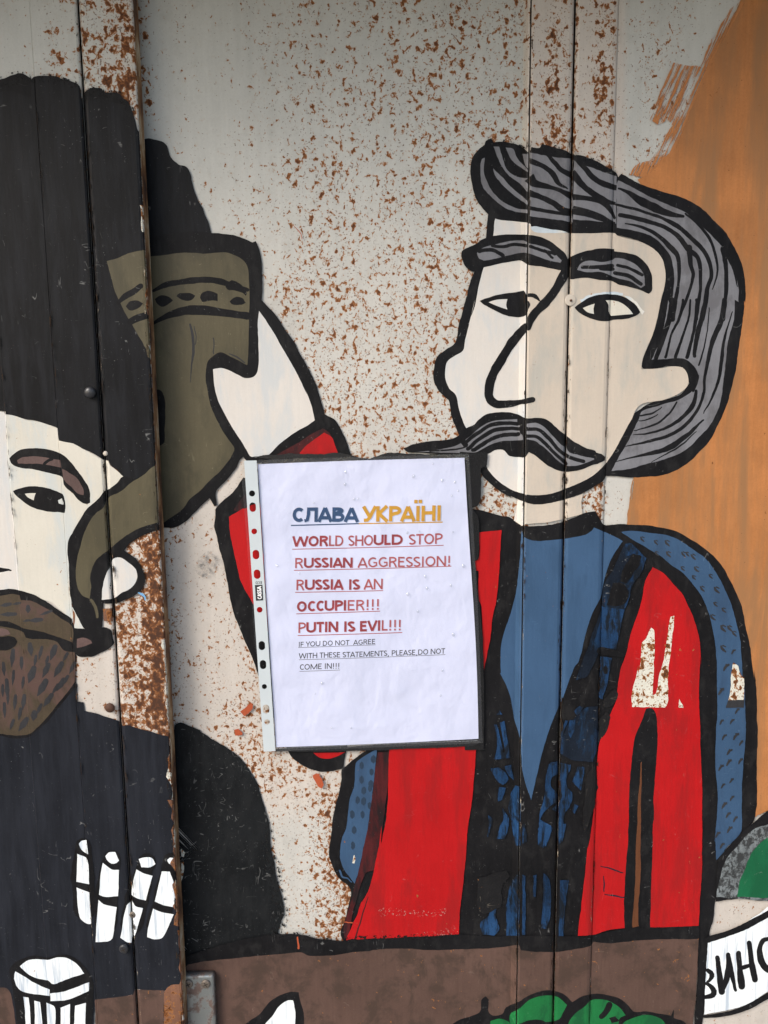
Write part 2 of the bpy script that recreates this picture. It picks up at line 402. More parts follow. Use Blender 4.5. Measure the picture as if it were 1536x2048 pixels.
def G(x, c, wd): return np.exp(-((x - c) / wd) ** 2)
def step(x, a, b): t = np.clip((x - a) / (b - a), 0, 1); return t * t * (3 - 2 * t)
def dens_left(x, y, u):                                   # u: x of the column at mid-height
    d = np.full_like(x, -.05)
    s3 = step(u, 217, 219)
    d += s3 * (.15 + .03 * G(u, 275, 18) + .05 * G(u, 300, 12))
    low = s3 * step(y, 1050, 1120)
    d += low * (.015 + .08 * G(u, 298, 16) + .03 * G(y, 1430, 120))
    mid = step(u, 128, 130) * (1 - s3)
    d += mid * (.02 + .05 * G(u, 205, 6) + .05 * G(u, 168, 20))
    d += .14 * G(u, 130, 3) * step(y, 1150, 1250)
    d += .08 * G(u, 213, 3.5)
    return d
def dens_right(x, y, u):
    d = np.full_like(x, .016)
    mid = 1 - step(u, 1034, 1044)
    d += mid * (.012 + .05 * (G(u, 527, 3) + G(u, 640, 3) + G(u, 716, 3) + G(u, 1005, 3) + .6 * G(u, 790, 3)) + .10 * G(u, 335, 12) * (1 - step(y, 200, 280)) -.06 * (1 - step(x, 400, 620)) + .025 * step(x, 700, 900) - .012 * (1 - step(y, 20, 300)) + .02 * step(y, 300, 700))
    d += .05 * G(u, 338, 14) * step(y, 1000, 1080) + .07 * G(x, 480, 90) * G(y, 1500, 150)
    d += step(y, 1540, 1640) * (1 - step(u, 720, 760)) * (-.05 + .14 * step(x, 580, 690))
    st = step(u, 1048, 1050) * (1 - step(u, 1207, 1209))
    d += st * (-.005 + .10 * G(u, 1092, 14) + .06 * G(u, 1113, 5) + .10 * G(u, 1132, 4) + .085 * G(u, 1181, 14) + .11 * G(u, 1201, 3) + .05 * G(u, 1053, 3))
    rt = step(u, 1208, 1210)
    d += rt * (-.045 + .05 * G(x, 1320, 60) * (1 - step(y, 300, 420)) - .03 * step(x, 1500, 1600))
    d += .10 * G(u, 1200, 9) * G(y, 1010, 50)
    return d
def tint_f(x, y):
    return np.clip(.12 + .75 * step(y, 760, 1050) * (1 - step(y, 1560, 1680)) * (1 - step(x, 560, 900)) + .85 * step(x, 1046, 1056) * (1 - step(x, 1240, 1260)) * (1 - step(y, 500, 700)) + .55 * step(x, 160, 290) * (1 - step(x, 262, 300)) + .7 * step(x, 1380, 1440) * step(y, 1700, 1800) + .3 * step(y, 250, 700), 0, 1)
def sheet(key, parent, x_end, label=None):
    bx, bh = PROF[key]; xs = set(float(b) for b in bx)
    lo, hi = (-.92, bx[-1]) if key == 'L' else (bx[0], .92)
    x = max(lo, -.47)
    while x < min(hi, .47): xs.add(round(x, 5)); x += .0028
    xs |= {lo, hi} | {float(q) for q in np.arange(-.92, .93, .05)}
    xs = sorted(q for q in xs if lo - 1e-9 <= q <= hi + 1e-9)
    xs = [q for i, q in enumerate(xs) if i == 0 or q - xs[i - 1] > 1e-5 or q in bx]
    zs = sorted(set([0.0] + [round(q, 4) for q in np.arange(.02, .84, .06)] + [round(q, 5) for q in np.arange(.84, 1.98, .0035)] + [1.985, 1.998]))
    X, Z = np.meshgrid(np.array(xs), np.array(zs)); H = np.interp(X, bx, bh)
    k = (CAM_D - H) / CAM_D
    px, py = to_px(X, Z); u = np.array([to_px(np.array([q]), np.array([at(768, 1024).z]))[0][0] for q in xs])[None, :] + 0 * X
    wave = .0006 * np.sin(X * 23 + 1) * np.sin(Z * 11) + .0004 * np.sin(X * 60 + Z * 17)
    if key == 'R': wave = wave * (px < 1030)
    VX = CO.x + (X - CO.x) * k; VZ = np.where((Z > .01) & (Z < 1.99), CO.z + (Z - CO.z) * k, Z)
    nx, nz = len(xs), len(zs)
    V = np.stack([VX, -H + np.abs(wave) * 0 + .0008 + wave * .5, VZ], -1).reshape(-1, 3)
    Fc, M = [], []
    for i in range(nx - 1):
        c = (xs[i] + xs[i + 1]) / 2
        slot = any(a < c < b for a, b in SLOTS[key] if b < 5 and a > -5)
        m = 1 if slot else (2 if key == 'L' and c > bx[-2] else 0)
        for j in range(nz - 1):
            Fc.append((j * nx + i, j * nx + i + 1, (j + 1) * nx + i + 1, (j + 1) * nx + i)); M.append(m)
    o = link_mesh('panel', V.tolist(), Fc, [WALL, GAP, EDGE], M, parent)
    me = o.data
    dn = (dens_left if key == 'L' else dens_right)(px, py, u)
    a = me.attributes.new('rust', 'FLOAT', 'POINT'); a.data.foreach_set('value', dn.reshape(-1).astype(np.float32))
    a = me.attributes.new('tint', 'FLOAT', 'POINT'); a.data.foreach_set('value', tint_f(px, py).reshape(-1).astype(np.float32))
    return o
sheet('L', door_l, None); sheet('R', door_r, None)

# ================================================================== painted figures on the LEFT leaf
man1 = Part('painted_man', door_l, 'L', 'bearded man in a tall black hat and dark coat')
man1.fill(SHEENB, '14: -240 1020 0 1030 150 1030 250 1020 440 820 560 660 590 640 592 780 640 785 652 850 760 880 920 935 940 968 980 960 1050 985 1130 1005 1230 1035 1300 1050; x: 380 1500 390 1960; 15: 1215 1270 1180 1265 1130 1305 925 1300 915 1335 850 1345 760 1360 650 1370 640 1700 -300 1700 -300 1000')
man1 = man1.build()
tb = Part('painted_table', door_l, 'L')
tb.fill(BROWN, '15: 652 1370 760 1360 850 1345 915 1335 925 1300 1050 1305 1128 1306 1120 1536 1120 1750 660 1750 655 1536')
tb.fill(BROWN, '15: -300 1280 0 1285 45 1290 75 1330 90 1420 105 1536 130 1750 -300 1750')
tb.fill(RUSTY, '15: 1132 1306 1180 1268 1240 1262 1240 1750 1122 1750 1124 1536'); tb.build()
hat = Part('hat', man1, 'L')
hat.fill(SOFT, '11: -240 640 0 612 45 600 80 585 150 566 210 582 238 612 255 590 330 580 430 586 480 606 580 636 610 665 626 760 650 735 680 690 690 675 780 680 800 710 905 715 940 750 985 780 1005 820 1035 920 1060 1000 1150 1100; x: 312 500 312 930; 13: 1180 520 1060 620 945 590 900 540 850 500 830 465 790 455 720 415 650 380 560 335 520 325 490 320 450 310 440 215 380 190 300 165 200 150 100 120 45 110 40 90 0 85 -240 80', jit=.9)
hat.fill(BLACK, '11: -240 640 0 612 45 600 80 585 150 566 210 582 238 612 240 760 150 720 60 700 -240 740', '11: 640 740 690 675 780 680 800 710 905 715 940 750 985 780 1005 820 1035 920 1000 900 900 800 760 760 650 800', jit=1.2)
for k in range(0):
    hat.stroke(SHEENB, '12: %d %d %d %d %d %d %d %d' % (60 + k * 120, 960 + k * 30, 120 + k * 110, 860 + k * 10, 190 + k * 100, 900, 200 + k * 100, 1010), 16)
hat.fill(DRYB, '11: -240 600 0 585 60 575 100 552 170 545 225 565 240 590 330 572 430 572 490 595 590 625 600 690 480 660 300 640 200 650 100 660 0 680 -240 690', '11: 620 760 640 715 672 665 700 655 790 665 830 695 910 700 960 745 1000 780 1030 850 990 860 900 770 780 740 700 740 640 800', jit=1.5)
hat.build()
fc = Part('face', man1, 'L')
fc.fill(CREAM2, '13: -240 80 0 88 40 92 45 112 62 118 60 500 100 900 130 1200 150 1470 0 1465 -240 1460')
fc.fill(CREAM, '13: 45 112 100 122 200 152 300 167 380 192 440 217; 13: 452 312 490 322 520 327 560 337 650 382 720 417 790 457 830 467 850 502 900 542 945 587 900 640 830 695 760 755 720 795 670 835 610 925 560 1015 522 1100 530 1300 545 1536; 14: 552 60 556 145 470 80 400 20 340 0; 13: 250 1490 150 1465 148 1440 130 1200 100 900 62 500', corner=50)
fc.fill(CREAM, '14: 553 55 590 90 620 130 660 212 640 220 563 216')
fc.fill(RUSTY, '14: 555 70 575 100 570 205 562 215')
fc.stroke(BLACK, '13: -100 1300 0 1305 50 1305 85 1308', [60, 60, 35, 10])
fc.build()
e = Part('eye', man1, 'L')
e.fill(BLACK, '13: 100 700 150 680 220 662 300 665 370 680 440 705 482 725 497 780 502 830 497 868 440 862 380 858 300 840 220 810 150 760 110 720')
e.fill(CREAM, '13: 190 720 230 715 275 715 262 750 258 770 215 748', '13: 445 770 475 755 488 790 487 805 450 795', jit=.3); e.build()
b = Part('eyebrow', man1, 'L')
b.fill(BLACK, '13: 75 450 110 410 160 380 250 372 350 378 460 410 540 475 610 560 660 630 690 690 692 790 670 800 620 780 560 720 490 650 478 590 400 565 300 540 200 525 120 510 85 485')
b.fill(PINKB, '13: 130 465 170 440 240 430 330 437 460 462 470 520 400 505 300 490 200 490 140 488', '13: 478 530 530 560 600 612 640 690 640 728 600 718 550 668 492 610')
b.stroke(BLACK, '13: 340 490 370 465 400 455', 22); b.build()
bd = Part('beard', man1, 'L')
bd.fill(BLACK, '13: -240 1440 0 1457 80 1452 150 1463 260 1493 340 1536; 14: 350 5 450 80 556 160 582 400 582 610 580 660 520 740 440 840 370 930 280 1010 240 1045 180 1062 100 1062 0 1045 -240 1040')
bd.fill(BEARD, '13: -240 1520 0 1505 100 1490 150 1500; 14: 160 2 250 12 370 72 470 142 552 202 572 400 578 610 560 650 500 730 430 815 360 905 280 985 235 1025 180 1040 100 1040 0 1028 -240 1020')
for (x, y, L, an, wd) in [(40, 38, 80, 80, 30), (125, 28, 60, 80, 22), (60, 110, 120, 88, 34), (215, 75, 50, 0, 40), (350, 100, 100, 70, 22), (270, 155, 100, 85, 34), (200, 160, 50, 80, 20), (95, 450, 130, 5, 40), (30, 535, 100, -5, 30), (165, 490, 90, 0, 34), (235, 385, 90, -8, 42), (310, 410, 100, 15, 28), (405, 410, 110, 20, 50), (100, 600, 110, 5, 26), (240, 580, 120, 20, 60), (350, 545, 110, 25, 44), (445, 540, 120, 30, 48), (552, 525, 90, 25, 34), (55, 690, 150, -3, 36), (175, 640, 90, 8, 24), (320, 680, 130, 30, 58), (462, 655, 100, 32, 44), (115, 790, 110, 5, 34), (180, 790, 110, 8, 38), (365, 775, 110, 35, 46), (35, 850, 110, -2, 30), (260, 895, 60, 10, 55), (175, 960, 110, 35, 48), (60, 760, 90, 0, 24), (270, 470, 80, 10, 26), (150, 880, 90, 10, 30), (300, 840, 80, 25, 30), (420, 690, 90, 30, 26), (500, 620, 80, 30, 30), (90, 960, 80, 20, 30), (360, 470, 70, 15, 24), (20, 700, 90, 0, 24), (500, 440, 70, 30, 26)]:
    a = math.radians(an); dx, dy = -math.sin(a) * L / 2, math.cos(a) * L / 2
    bd.stroke(DROP, '14: %f %f %f %f %f %f' % (x - dx, y - dy, x, y, x + dx, y + dy), [wd * .75, wd, wd * .12], jit=.2)
bd.build()
mo = Part('moustache', man1, 'L')
mo.fill(BLACK, '14: -240 150 0 160 80 170 180 215 300 240 400 270 560 328 566 215 650 220 730 235 800 210 850 230 865 280 882 330 840 370 760 410 700 435 600 430 572 400 490 385 440 320 350 300 200 290 180 250 80 215 0 200 -240 200')
mo.fill(BLACK, '14: -240 275 0 282 60 275 110 285 132 320 110 358 40 387 -240 380')
mo.fill(PINKB, '14: 592 300 640 290 700 312 708 332 640 358 590 368', '14: -240 205 0 217 55 228 80 262 20 275 -240 272', jit=.4)
mo.build()
hn = Part('painted_horn', door_l, 'L', 'narrow lower end of the drinking horn')
hn.fill(BLACK, '13: 1240 480 1260 1000 1205 1005 1100 1040 1000 1100 960 1150 920 1200 870 1215 850 1270 810 1330 785 1440 780 1536; 14: 790 10 785 170 780 215 730 236 650 220 600 140 560 60 550 0; 13: 540 1500 530 1300 520 1095 560 1010 610 920 670 830 720 790 760 750 805 700 830 690 900 640 945 588 1050 600 1130 520')
hn.fill(OLIVE, '12: 822 470 900 445 1000 405 1090 388 1240 360 1250 1240 1140 1212 1120 1150 1080 1070 1030 980 990 920 940 820 900 740 870 650 840 540')
hn.fill(OLIVE, '13: 1175 510 1100 575 1000 640 920 705 832 752 800 820 740 870 690 930 650 1010 620 1110 595 1200 583 1330 595 1430 630 1500 690 1530 700 1440 690 1370 710 1280 750 1220 820 1160 880 1110 960 1050 1040 1000 1120 965 1200 945 1280 930 1280 450')
hn.stroke(BLACK, '12: 905 790 960 740 1030 700 1080 660', [22, 48, 50, 40]); hn.stroke(BLACK, '12: 1000 935 1050 910 1150 880', 52)
hn.fill(BLACK, '12: 965 815 1000 780 1060 775 1100 795 1070 830 1000 845', jit=1.2)
hn.fill(RUSTY, '14: 788 70 872 58 868 165 800 162', jit=1.4)
hn.stroke(OLIVE, '14: 700 0 735 60 748 130', 22); hn.build()
er = Part('painted_ear', door_l, 'L')
er.fill(BLACK, '13: 850 1160 940 1155 1000 1190 1060 1240 1100 1320 1112 1400 1095 1450 1050 1490 980 1525 900 1560 780 1560 770 1440 800 1330')
er.fill(CREAM2, '13: 870 1217 920 1207 980 1245 1040 1300 1057 1360 1040 1408 1000 1450 940 1480 880 1520 782 1534 787 1440 812 1335 850 1272')
er.stroke(SKYBL, '13: 1062 1482 1090 1492 1112 1512 1116 1536', [10, 22, 18, 8]); er.build()
CART = [('15: 540 300 560 280 592 275 604 372 560 342', '15: 530 370 597 405 611 578 525 560', '15: 525 600 612 635 626 850 590 845 545 800'),
        ('15: 722 385 745 360 790 358 815 415 800 430 765 435 735 410', '15: 705 430 730 450 770 478 815 480 810 660 720 665 678 650 690 520', '15: 675 685 710 715 800 735 785 850 770 950 740 970 655 975 665 800'),
        ('15: 950 405 990 395 1040 398 1065 440 1030 460 970 460', '15: 935 475 990 505 1045 520 1000 690 940 675 898 650 910 570', '15: 868 725 905 690 930 730 980 742 925 930 908 937 900 978 870 975 825 945'),
        ('15: 1145 410 1165 395 1200 400 1200 450 1160 435', '15: 1110 490 1165 490 1200 600 1200 735 1120 720 1062 695', '15: 1050 745 1110 770 1190 785 1115 940 1060 955 1010 940 1015 880')]
for i, (t, m, lw) in enumerate(CART):
    q = Part('cartridge', man1, 'L')
    xs_ = [p[0] for p in C(t) + C(m) + C(lw)]; 
    q.stroke(BLACK, [(np.mean([p[0] for p in C(k)]), np.mean([p[1] for p in C(k)])) for k in (t, m, lw)], [34, 46, 44])
    q.fill(WHITE, t, m, lw, jit=.4); q.build()
cp = Part('painted_cup', door_l, 'L', 'white striped cup outlined in black')
cp.fill(BLACK, '15: 70 1150 130 1100 230 1070 330 1080 400 1060 480 1070 550 1115 605 1180 640 1250 640 1320 620 1750 140 1750 100 1400 80 1250')
cp.fill(WHITE, '15: 135 1140 180 1105 240 1090 325 1095 400 1078 470 1090 530 1130 580 1190 500 1215 430 1240 365 1265 330 1240 260 1225 190 1190')
cp.fill(WHITE, '15: 95 1210 105 1175 150 1200 220 1245 280 1275 340 1300 340 1345 260 1335 190 1320 130 1295', '15: 345 1330 420 1315 520 1285 612 1250 610 1310 530 1345 440 1375 345 1380')
for st in ('15: 160 1350 195 1355 205 1440 215 1700 185 1700 170 1440', '15: 235 1375 275 1385 290 1536 290 1700 245 1700', '15: 318 1390 375 1420 378 1536 375 1700 335 1700', '15: 415 1425 480 1400 475 1700 415 1700', '15: 515 1410 590 1390 580 1700 500 1700'):
    cp.fill(WHITE, st, jit=.4)
cp.build()
# chips and bare rusty metal along the free edge
ed = Part('bare_edge', door_l, 'L')
def edge_chip(y0, y1, mat, wmax, seed):
    r = np.random.RandomState(seed); pts = []; y = y0
    xe = lambda yy: 258 + (yy / 2048) * 108 + 6 * math.sin(math.pi * yy / 2048)
    while y < y1: pts.append((xe(y) - abs(r.normal()) * wmax, y)); y += r.uniform(6, 22)
    ed.fill(mat, [(xe(y0) + 30, y0)] + pts + [(xe(y1) + 30, y1)], jit=1.2, corner=40)
for y0, y1, m, wm, sd in ((410, 470, RPATCH, 2, 1), (560, 640, RUSTY, 2, 2), (690, 740, RPATCH, 2, 3), (830, 1000, RUSTY, 1.5, 4), (1260, 1440, RPATCH, 4, 5), (1470, 1620, RPATCH, 5, 6), (1600, 1860, RUSTY, 7, 7), (1500, 1560, RUSTY, 4, 8), (1640, 1700, RPATCH, 4, 9), (1860, 2048, RUSTY, 3, 10)):
    edge_chip(y0, y1, m, wm, sd)
ed.build()

# ================================================================== painted figures on the RIGHT leaf
og = Part('painted_background', door_r, 'R', 'orange painted background')
og.fill(ORANGE, 'x: 1660 -200 1560 -160; 35: 1380 0 1290 170 1200 340 1160 440 1110 560 1060 700 1000 850 900 940 840 1000 790 1030; x: 1330 460 1400 700; 34: 600 1330 500 1360 490 1536; 42: 500 0 470 200 460 400; x: 1400 1300 1500 1500; 44: 1400 1300 1536 1235; x: 1700 1560', jit=1.6)
og.fill(DRY, '35: 1380 -10 1400 20 1300 190 1210 360 1170 450 1120 570 1070 710 1010 850 910 950 830 1010 740 1005 790 940 870 910 930 800 985 720 940 660 860 690 895 580 930 500 975 350 1060 370 1150 380 1230 200 1320 60', jit=2.2)
og.fill(DRY, '35: 890 600 1000 440 1060 400 1090 480 1000 640 920 720 860 690', jit=2.5)
og.build()
coat = Part('painted_coat', door_r, 'R', 'scratched black shoulder of the bearded man')
coat.fill(COATB, 'x: 300 1478; 14: 1330 1010 1345 960 1390 945 1440 960 1536 1000; 24: 80 245 200 315 290 370 380 440 450 530 510 630 550 740 580 840 610 950 620 1050 625 1150 640 1250; 25: 790 180 800 300 820 420 860 560 875 680 850 760 830 830; x: 560 1880 420 1900 290 1900', 'x: 290 1700 540 1700 540 1890 430 1915 290 1940', jit=1.0)
coat.fill(DRYB, '24: 590 900 640 920 650 1050 665 1150 690 1250; 25: 810 190 850 320 860 440 890 560 910 700 880 790 860 850 760 850 780 640 740 420 700 200; 24: 575 1000', jit=2)
coat.fill(RPATCH, '15: 1240 335 1270 360 1262 395 1240 390', '15: 1238 425 1262 420 1255 500 1242 560', jit=1.3); coat.build()
hb = Part('painted_hair', door_r, 'R', 'black hair behind the drinking horn')
hb.fill(SOFT, 'x: 262 300; 11: 1065 1130 1095 1080 1140 1065 1180 1075 1240 1085 1280 1120 1300 1170 1310 1200 1370 1260 1430 1280 1465 1340 1475 1400 1500 1480; 22: 75 20 100 60 115 110 145 180 165 260 160 400; x: 280 540', jit=1.0)
hb.build()
hn = Part('painted_horn', door_r, 'R', 'wide rim of the olive drinking horn')
hn.fill(BLACK, 'x: 262 480; 22: 0 240 162 255 240 260 330 270 420 300 480 325 505 315 522 350 545 430 552 530 555 640 550 780 560 1300; 23: 500 500 420 580 385 608 345 690 290 760 200 850 195 890 205 960 190 970 165 930 150 905 80 970 0 1052; 13: 1480 880 1420 940 1330 985 1270 980; x: 300 1060')
hn.fill(OLIVE, 'x: 262 516; 12: 1135 435 1250 425 1400 405 1536 408; 22: 100 412 200 405 290 405 370 435 420 475 445 530 452 600 456 850 442 1273 380 1240 310 1205 230 1170 170 1205 135 1240 122 1300 120 1370 130 1450; 23: 120 0 135 80 155 180 185 260 240 370 290 450 340 525 330 560 290 630 230 700 160 765 80 850 0 915; 13: 1400 840 1290 920 1262 940; x: 300 1050', jit=.5)
hn.stroke(BLACK, '12: 1170 700 1260 655 1380 630 1536 615 1640 615 1740 640 1820 670 1900 690', [18, 42, 45, 50, 46, 48, 40, 30])
hn.stroke(BLACK, '12: 1175 950 1250 905 1340 870 1460 845 1600 850 1740 870 1900 890', [20, 50, 65, 78, 70, 60, 55])
for d_ in ('12: 1185 760 1220 735 1290 745 1330 770 1280 810 1240 820', '12: 1355 740 1380 720 1460 715 1500 735 1460 775 1390 770', '22: 80 735 110 700 170 698 215 720 212 775 160 770 95 780', '22: 305 780 340 750 400 755 430 790 380 810 320 800'):
    hn.fill(BLACK, d_, jit=1.4)
hn.fill(BLACK, '22: 260 630 320 620 400 650 440 700 430 740 360 700 290 680', jit=2.5)
hn.stroke(DROP, '12: 1460 955 1480 1050 1485 1150 1470 1300 1462 1400', [14, 22, 18, 10, 5]); hn.stroke(DROP, '12: 1490 970 1505 1050 1500 1110', 6)
hn.stroke(DROP, '22: 180 1060 185 1120 178 1180', 8); hn.stroke(DROP, '22: 300 1180 360 1205 420 1250', [6, 14, 8])
hn.fill(BLACK, '13: 1180 -90 1250 -60 1270 60 1262 330 1215 350 1180 340', jit=1.2)
hn.build()
hd = Part('painted_hand', door_r, 'R', 'pale raised hand behind the horn')
hd.fill(BLACK, '22: 550 770 600 820 680 910 740 1010 800 1090 850 1190 910 1300 960 1400 1000 1500; 23: 975 60 1000 140 1020 210 1030 265 1010 360 900 460 700 600 480 640 430 620 385 545 330 440 270 350 190 240 155 100 120 0; 22: 120 1370 122 1300 140 1240 180 1195 235 1168 310 1200 440 1270 500 1000')
hd.fill(CREAM2, '22: 530 850 560 890 600 950 650 1030 700 1120 760 1220 820 1330 870 1430 905 1510; 23: 890 80 925 170 950 270 958 310 900 350 820 395 740 450 670 510 600 575 550 590 470 590 440 550 400 480 340 390 280 290 230 190 205 120 190 50; 22: 190 1440 182 1370 178 1300 240 1290 300 1310 370 1345 430 1370 500 1350 525 1280 526 1100 522 950', jit=.5)
hd.build()
sv = Part('painted_sleeve', door_r, 'R', 'red sleeve of the raised arm')
sv.fill(BLACK, '23: 590 590 670 515 740 455 820 400 900 355 960 315 1030 268 1060 280 1110 300 1150 360 1190 440 1215 520 1245 612 1240 700 500 700', '23: 410 750 330 860 250 930 200 990 190 1060 185 1130 205 1200 225 1300 260 1420; x: 463 1210 485 1270 510 1330 540 1420; 24: 770 420 830 480 900 520 990 545 1080 545 1175 525; x: 700 1440 640 1000')
sv.fill(DRED, '23: 640 590 740 530 840 480 940 410 1020 370 1080 420 1100 560', '23: 330 1000 400 900 430 880 430 970 380 1010', jit=1)
sv.fill(RED, '23: 840 560 900 500 960 455 1030 405 1090 440 1110 490 1140 575 850 580', '23: 298 1050 360 1015 420 980 700 900 700 1536; x: 560 1320 530 1250; 23: 385 1536 370 1460 340 1330 310 1190', '24: 945 405 1195 400 1140 430 1070 450 990 440', jit=.5)
sv.stroke(DRED, '23: 420 970 460 940 500 915', 40); sv.build()

# --- the grey-haired man: dark silhouette first
man2 = Part('painted_man', door_r, 'R', 'grey-haired man with a moustache in a red vest over a blue shirt')
man2.fill(BLACK, '24: 1175 525 1160 620 1150 690 1120 800 1100 900 1080 1050 1070 1180 1100 1290 1150 1370 1220 1430 1245 1500; 25: 1395 540 1370 640 1340 750 1312 820 1325 880 1360 915; x: 900 1880 1040 1882 1190 1885 1300 1878; 47: 1000 800 1000 885 995 1100 985 1350; x: 1382 2120 1404 2120; 47: 1030 1536 1050 1400 1060 1300 1080 900 1090 820 1110 750 1130 600 1150 470 1180 370; 44: 1210 1536 1300 1440 1430 1310 1445 1230 1450 1100 1450 900 1455 650 1450 450 1445 300 1430 150; 42: 1430 1536 1415 1400 1395 1250 1360 1100 1330 960 1280 840 1220 720 1150 620 1060 530 950 460 830 395 700 360 550 345 400 340 290 345 270 335 215 245; 41: 1270 240 1170 260 1000 330 720 350 600 280 560 275 420 240 325 225 250 230; x: 900 1030 900 1400 780 1470', jit=.8)
man2 = man2.build()
head = Part('head', man2, 'R')
head.fill(BLACK, '31: 445 720 440 800 430 900 420 1000 340 1165 310 1230 280 1350 230 1536; 33: 470 100 445 230 420 330 340 390 280 440 262 500 258 600 290 680 340 740 375 770 390 870 430 980 470 1060 520 1110 600 1180 620 1330 680 1400 760 1460 850 1515; 41: 620 125 700 158 800 188 900 182 1050 145 1170 105 1250 60 1330 8; 34: 290 1355 420 1200 500 870 560 500; 31: 1400 830 800 800',
          '31: 445 720 400 670 350 600 325 520 308 430 310 350 330 280 380 220 420 190 428 160 470 143 490 175 550 165 640 180 700 205 760 250 780 205 840 215 870 190 950 210 1040 235 1100 270 1150 268 1250 300 1340 350 1430 405 1445 440 1470 415; 32: 410 415 500 460 600 510 720 550 850 585 950 630 1050 700 1130 780 1210 860 1260 940 1310 1040 1345 1150 1360 1280 1360 1400; 34: 1352 0 1345 120 1320 300 1295 480 1265 640 1220 800 1160 940 1090 1080 1000 1180 900 1270 780 1330 650 1355 500 1362 380 1352 290 1350 300 1250 400 1050 480 900 560 830 640 790 850 730 930 640 880 520 760 510 600 540 560 490 600 390 650 270 700 60; 32: 745 1250 720 1060 580 945 400 890; 31: 1250 880 1090 880 900 850 760 800 600 780 480 755', jit=.9)
head.fill(DRYB, '31: 760 195 780 190 850 200 875 172 960 195 1060 222 1100 250 1160 252 1260 285 1345 335 1430 392 1430 430 1330 380 1200 330 1060 275 900 250 760 250', '31: 480 150 550 150 640 165 720 195 760 235 740 240 640 200 520 190', jit=1.5)
head.build()
fc = Part('face', man2, 'R')
fc.fill(CREAM2, '31: 500 755 560 770 650 778 750 788 775 800 775 1536; 33: 975 100 970 800 970 1500 960 1490 910 1478 860 1460 770 1400 690 1320 668 1280 668 1175 700 1150 600 1050; 33: 515 990 480 920 450 830 430 730 380 680 350 610 345 540 365 470 420 430 485 390 500 320 520 230 545 120 575 0; 31: 310 1536 350 1400 380 1250 420 1110 485 900 495 800', jit=.5)
fc.fill(PEACH, '31: 748 790 770 815 900 840 1000 862 1090 868 1250 870 1420 868; 32: 380 887 500 920 580 945 660 990 720 1060 745 1150 745 1250 720 1350 700 1440; 34: 715 0 690 120 650 270 600 380 570 470 565 530 700 525 800 510 880 520 915 570 925 640 890 690 820 735 720 770 620 785 575 795 530 830 480 930 420 1040 350 1170 290 1255 200 1340 100 1400 0 1440; 33: 1290 1440 1150 1490 1050 1500 950 1492 957 1000 967 500 972 0', jit=.5)
fc.fill(PALEB, '31: 768 822 800 815 900 835 1000 850 1060 865 900 868 800 855', jit=.9)
fc.build()
hr = Part('hair', man2, 'R')
hr.fill(GREY, '31: 400 300 420 290 415 400 440 480 500 570 580 640 680 685 745 690 750 716 650 700 560 665 470 590 410 520 390 450 388 350', '31: 485 370 550 435 640 530 748 622 748 655 650 580 560 500 500 430', '31: 490 205 530 205 560 300 600 390 680 440 762 452 760 565 735 540 690 490 620 440 560 370 520 290', '31: 580 210 640 220 670 290 740 370 762 402 700 370 640 320 600 260', '31: 710 260 765 262 762 375 735 350')
hr.fill(GREY, '31: 766 252 840 262 960 282 1094 298 1092 782 950 760 766 738', jit=1.0)
for sp, wd in (('31: 760 310 880 360 940 410 990 490 1060 528', [50, 45, 50, 45, 12]), ('31: 900 265 960 330 1010 385 1094 428', [30, 40, 40, 50]), ('31: 760 440 800 485 900 510 1000 540 1096 592', [110, 60, 38, 40, 60]), ('31: 760 560 870 600 950 640 1020 690 1096 705', [60, 50, 50, 55, 50]), ('31: 760 675 900 700 1090 735', [40, 35, 20])):
    hr.stroke(BLACK, sp, [q * .85 for q in wd], cap=False)
hr.fill(GREY, '31: 1102 308 1180 345 1250 372 1340 405 1435 432 1430 795 1250 772 1100 762', jit=1.0)
for sp, wd in (('31: 1090 400 1170 500 1260 570 1350 620 1425 642', [60, 65, 50, 55, 30]), ('31: 1110 300 1190 370 1250 440 1330 490 1432 522', [20, 45, 50, 52, 50]), ('31: 1095 592 1200 600 1300 622 1370 670 1422 760', [60, 42, 50, 50, 20]), ('31: 1095 690 1200 712 1290 742 1422 795', [80, 75, 55, 22])):
    hr.stroke(BLACK, sp, [q * .85 for q in wd], cap=False)
hr.fill(GREY, '32: 376 500 385 465 430 480 560 552 700 622 860 692 905 712 1000 790 1100 880 1170 960 1230 1020 1280 1130 1305 1260 1310 1400; 34: 1282 0 1275 150 1235 300 1210 480 1190 650 1160 820 1100 950 1000 1060 900 1150 750 1220 600 1260 450 1300 335 1312 400 1190 480 1050 540 920 575 850 700 812 850 762 950 700 1000 590 960 500 890 450 780 450 640 460 700 330 740 180 770 0; 32: 790 1440 810 1300 812 1150 790 1050 720 960 640 890 520 850 376 826', jit=.8)
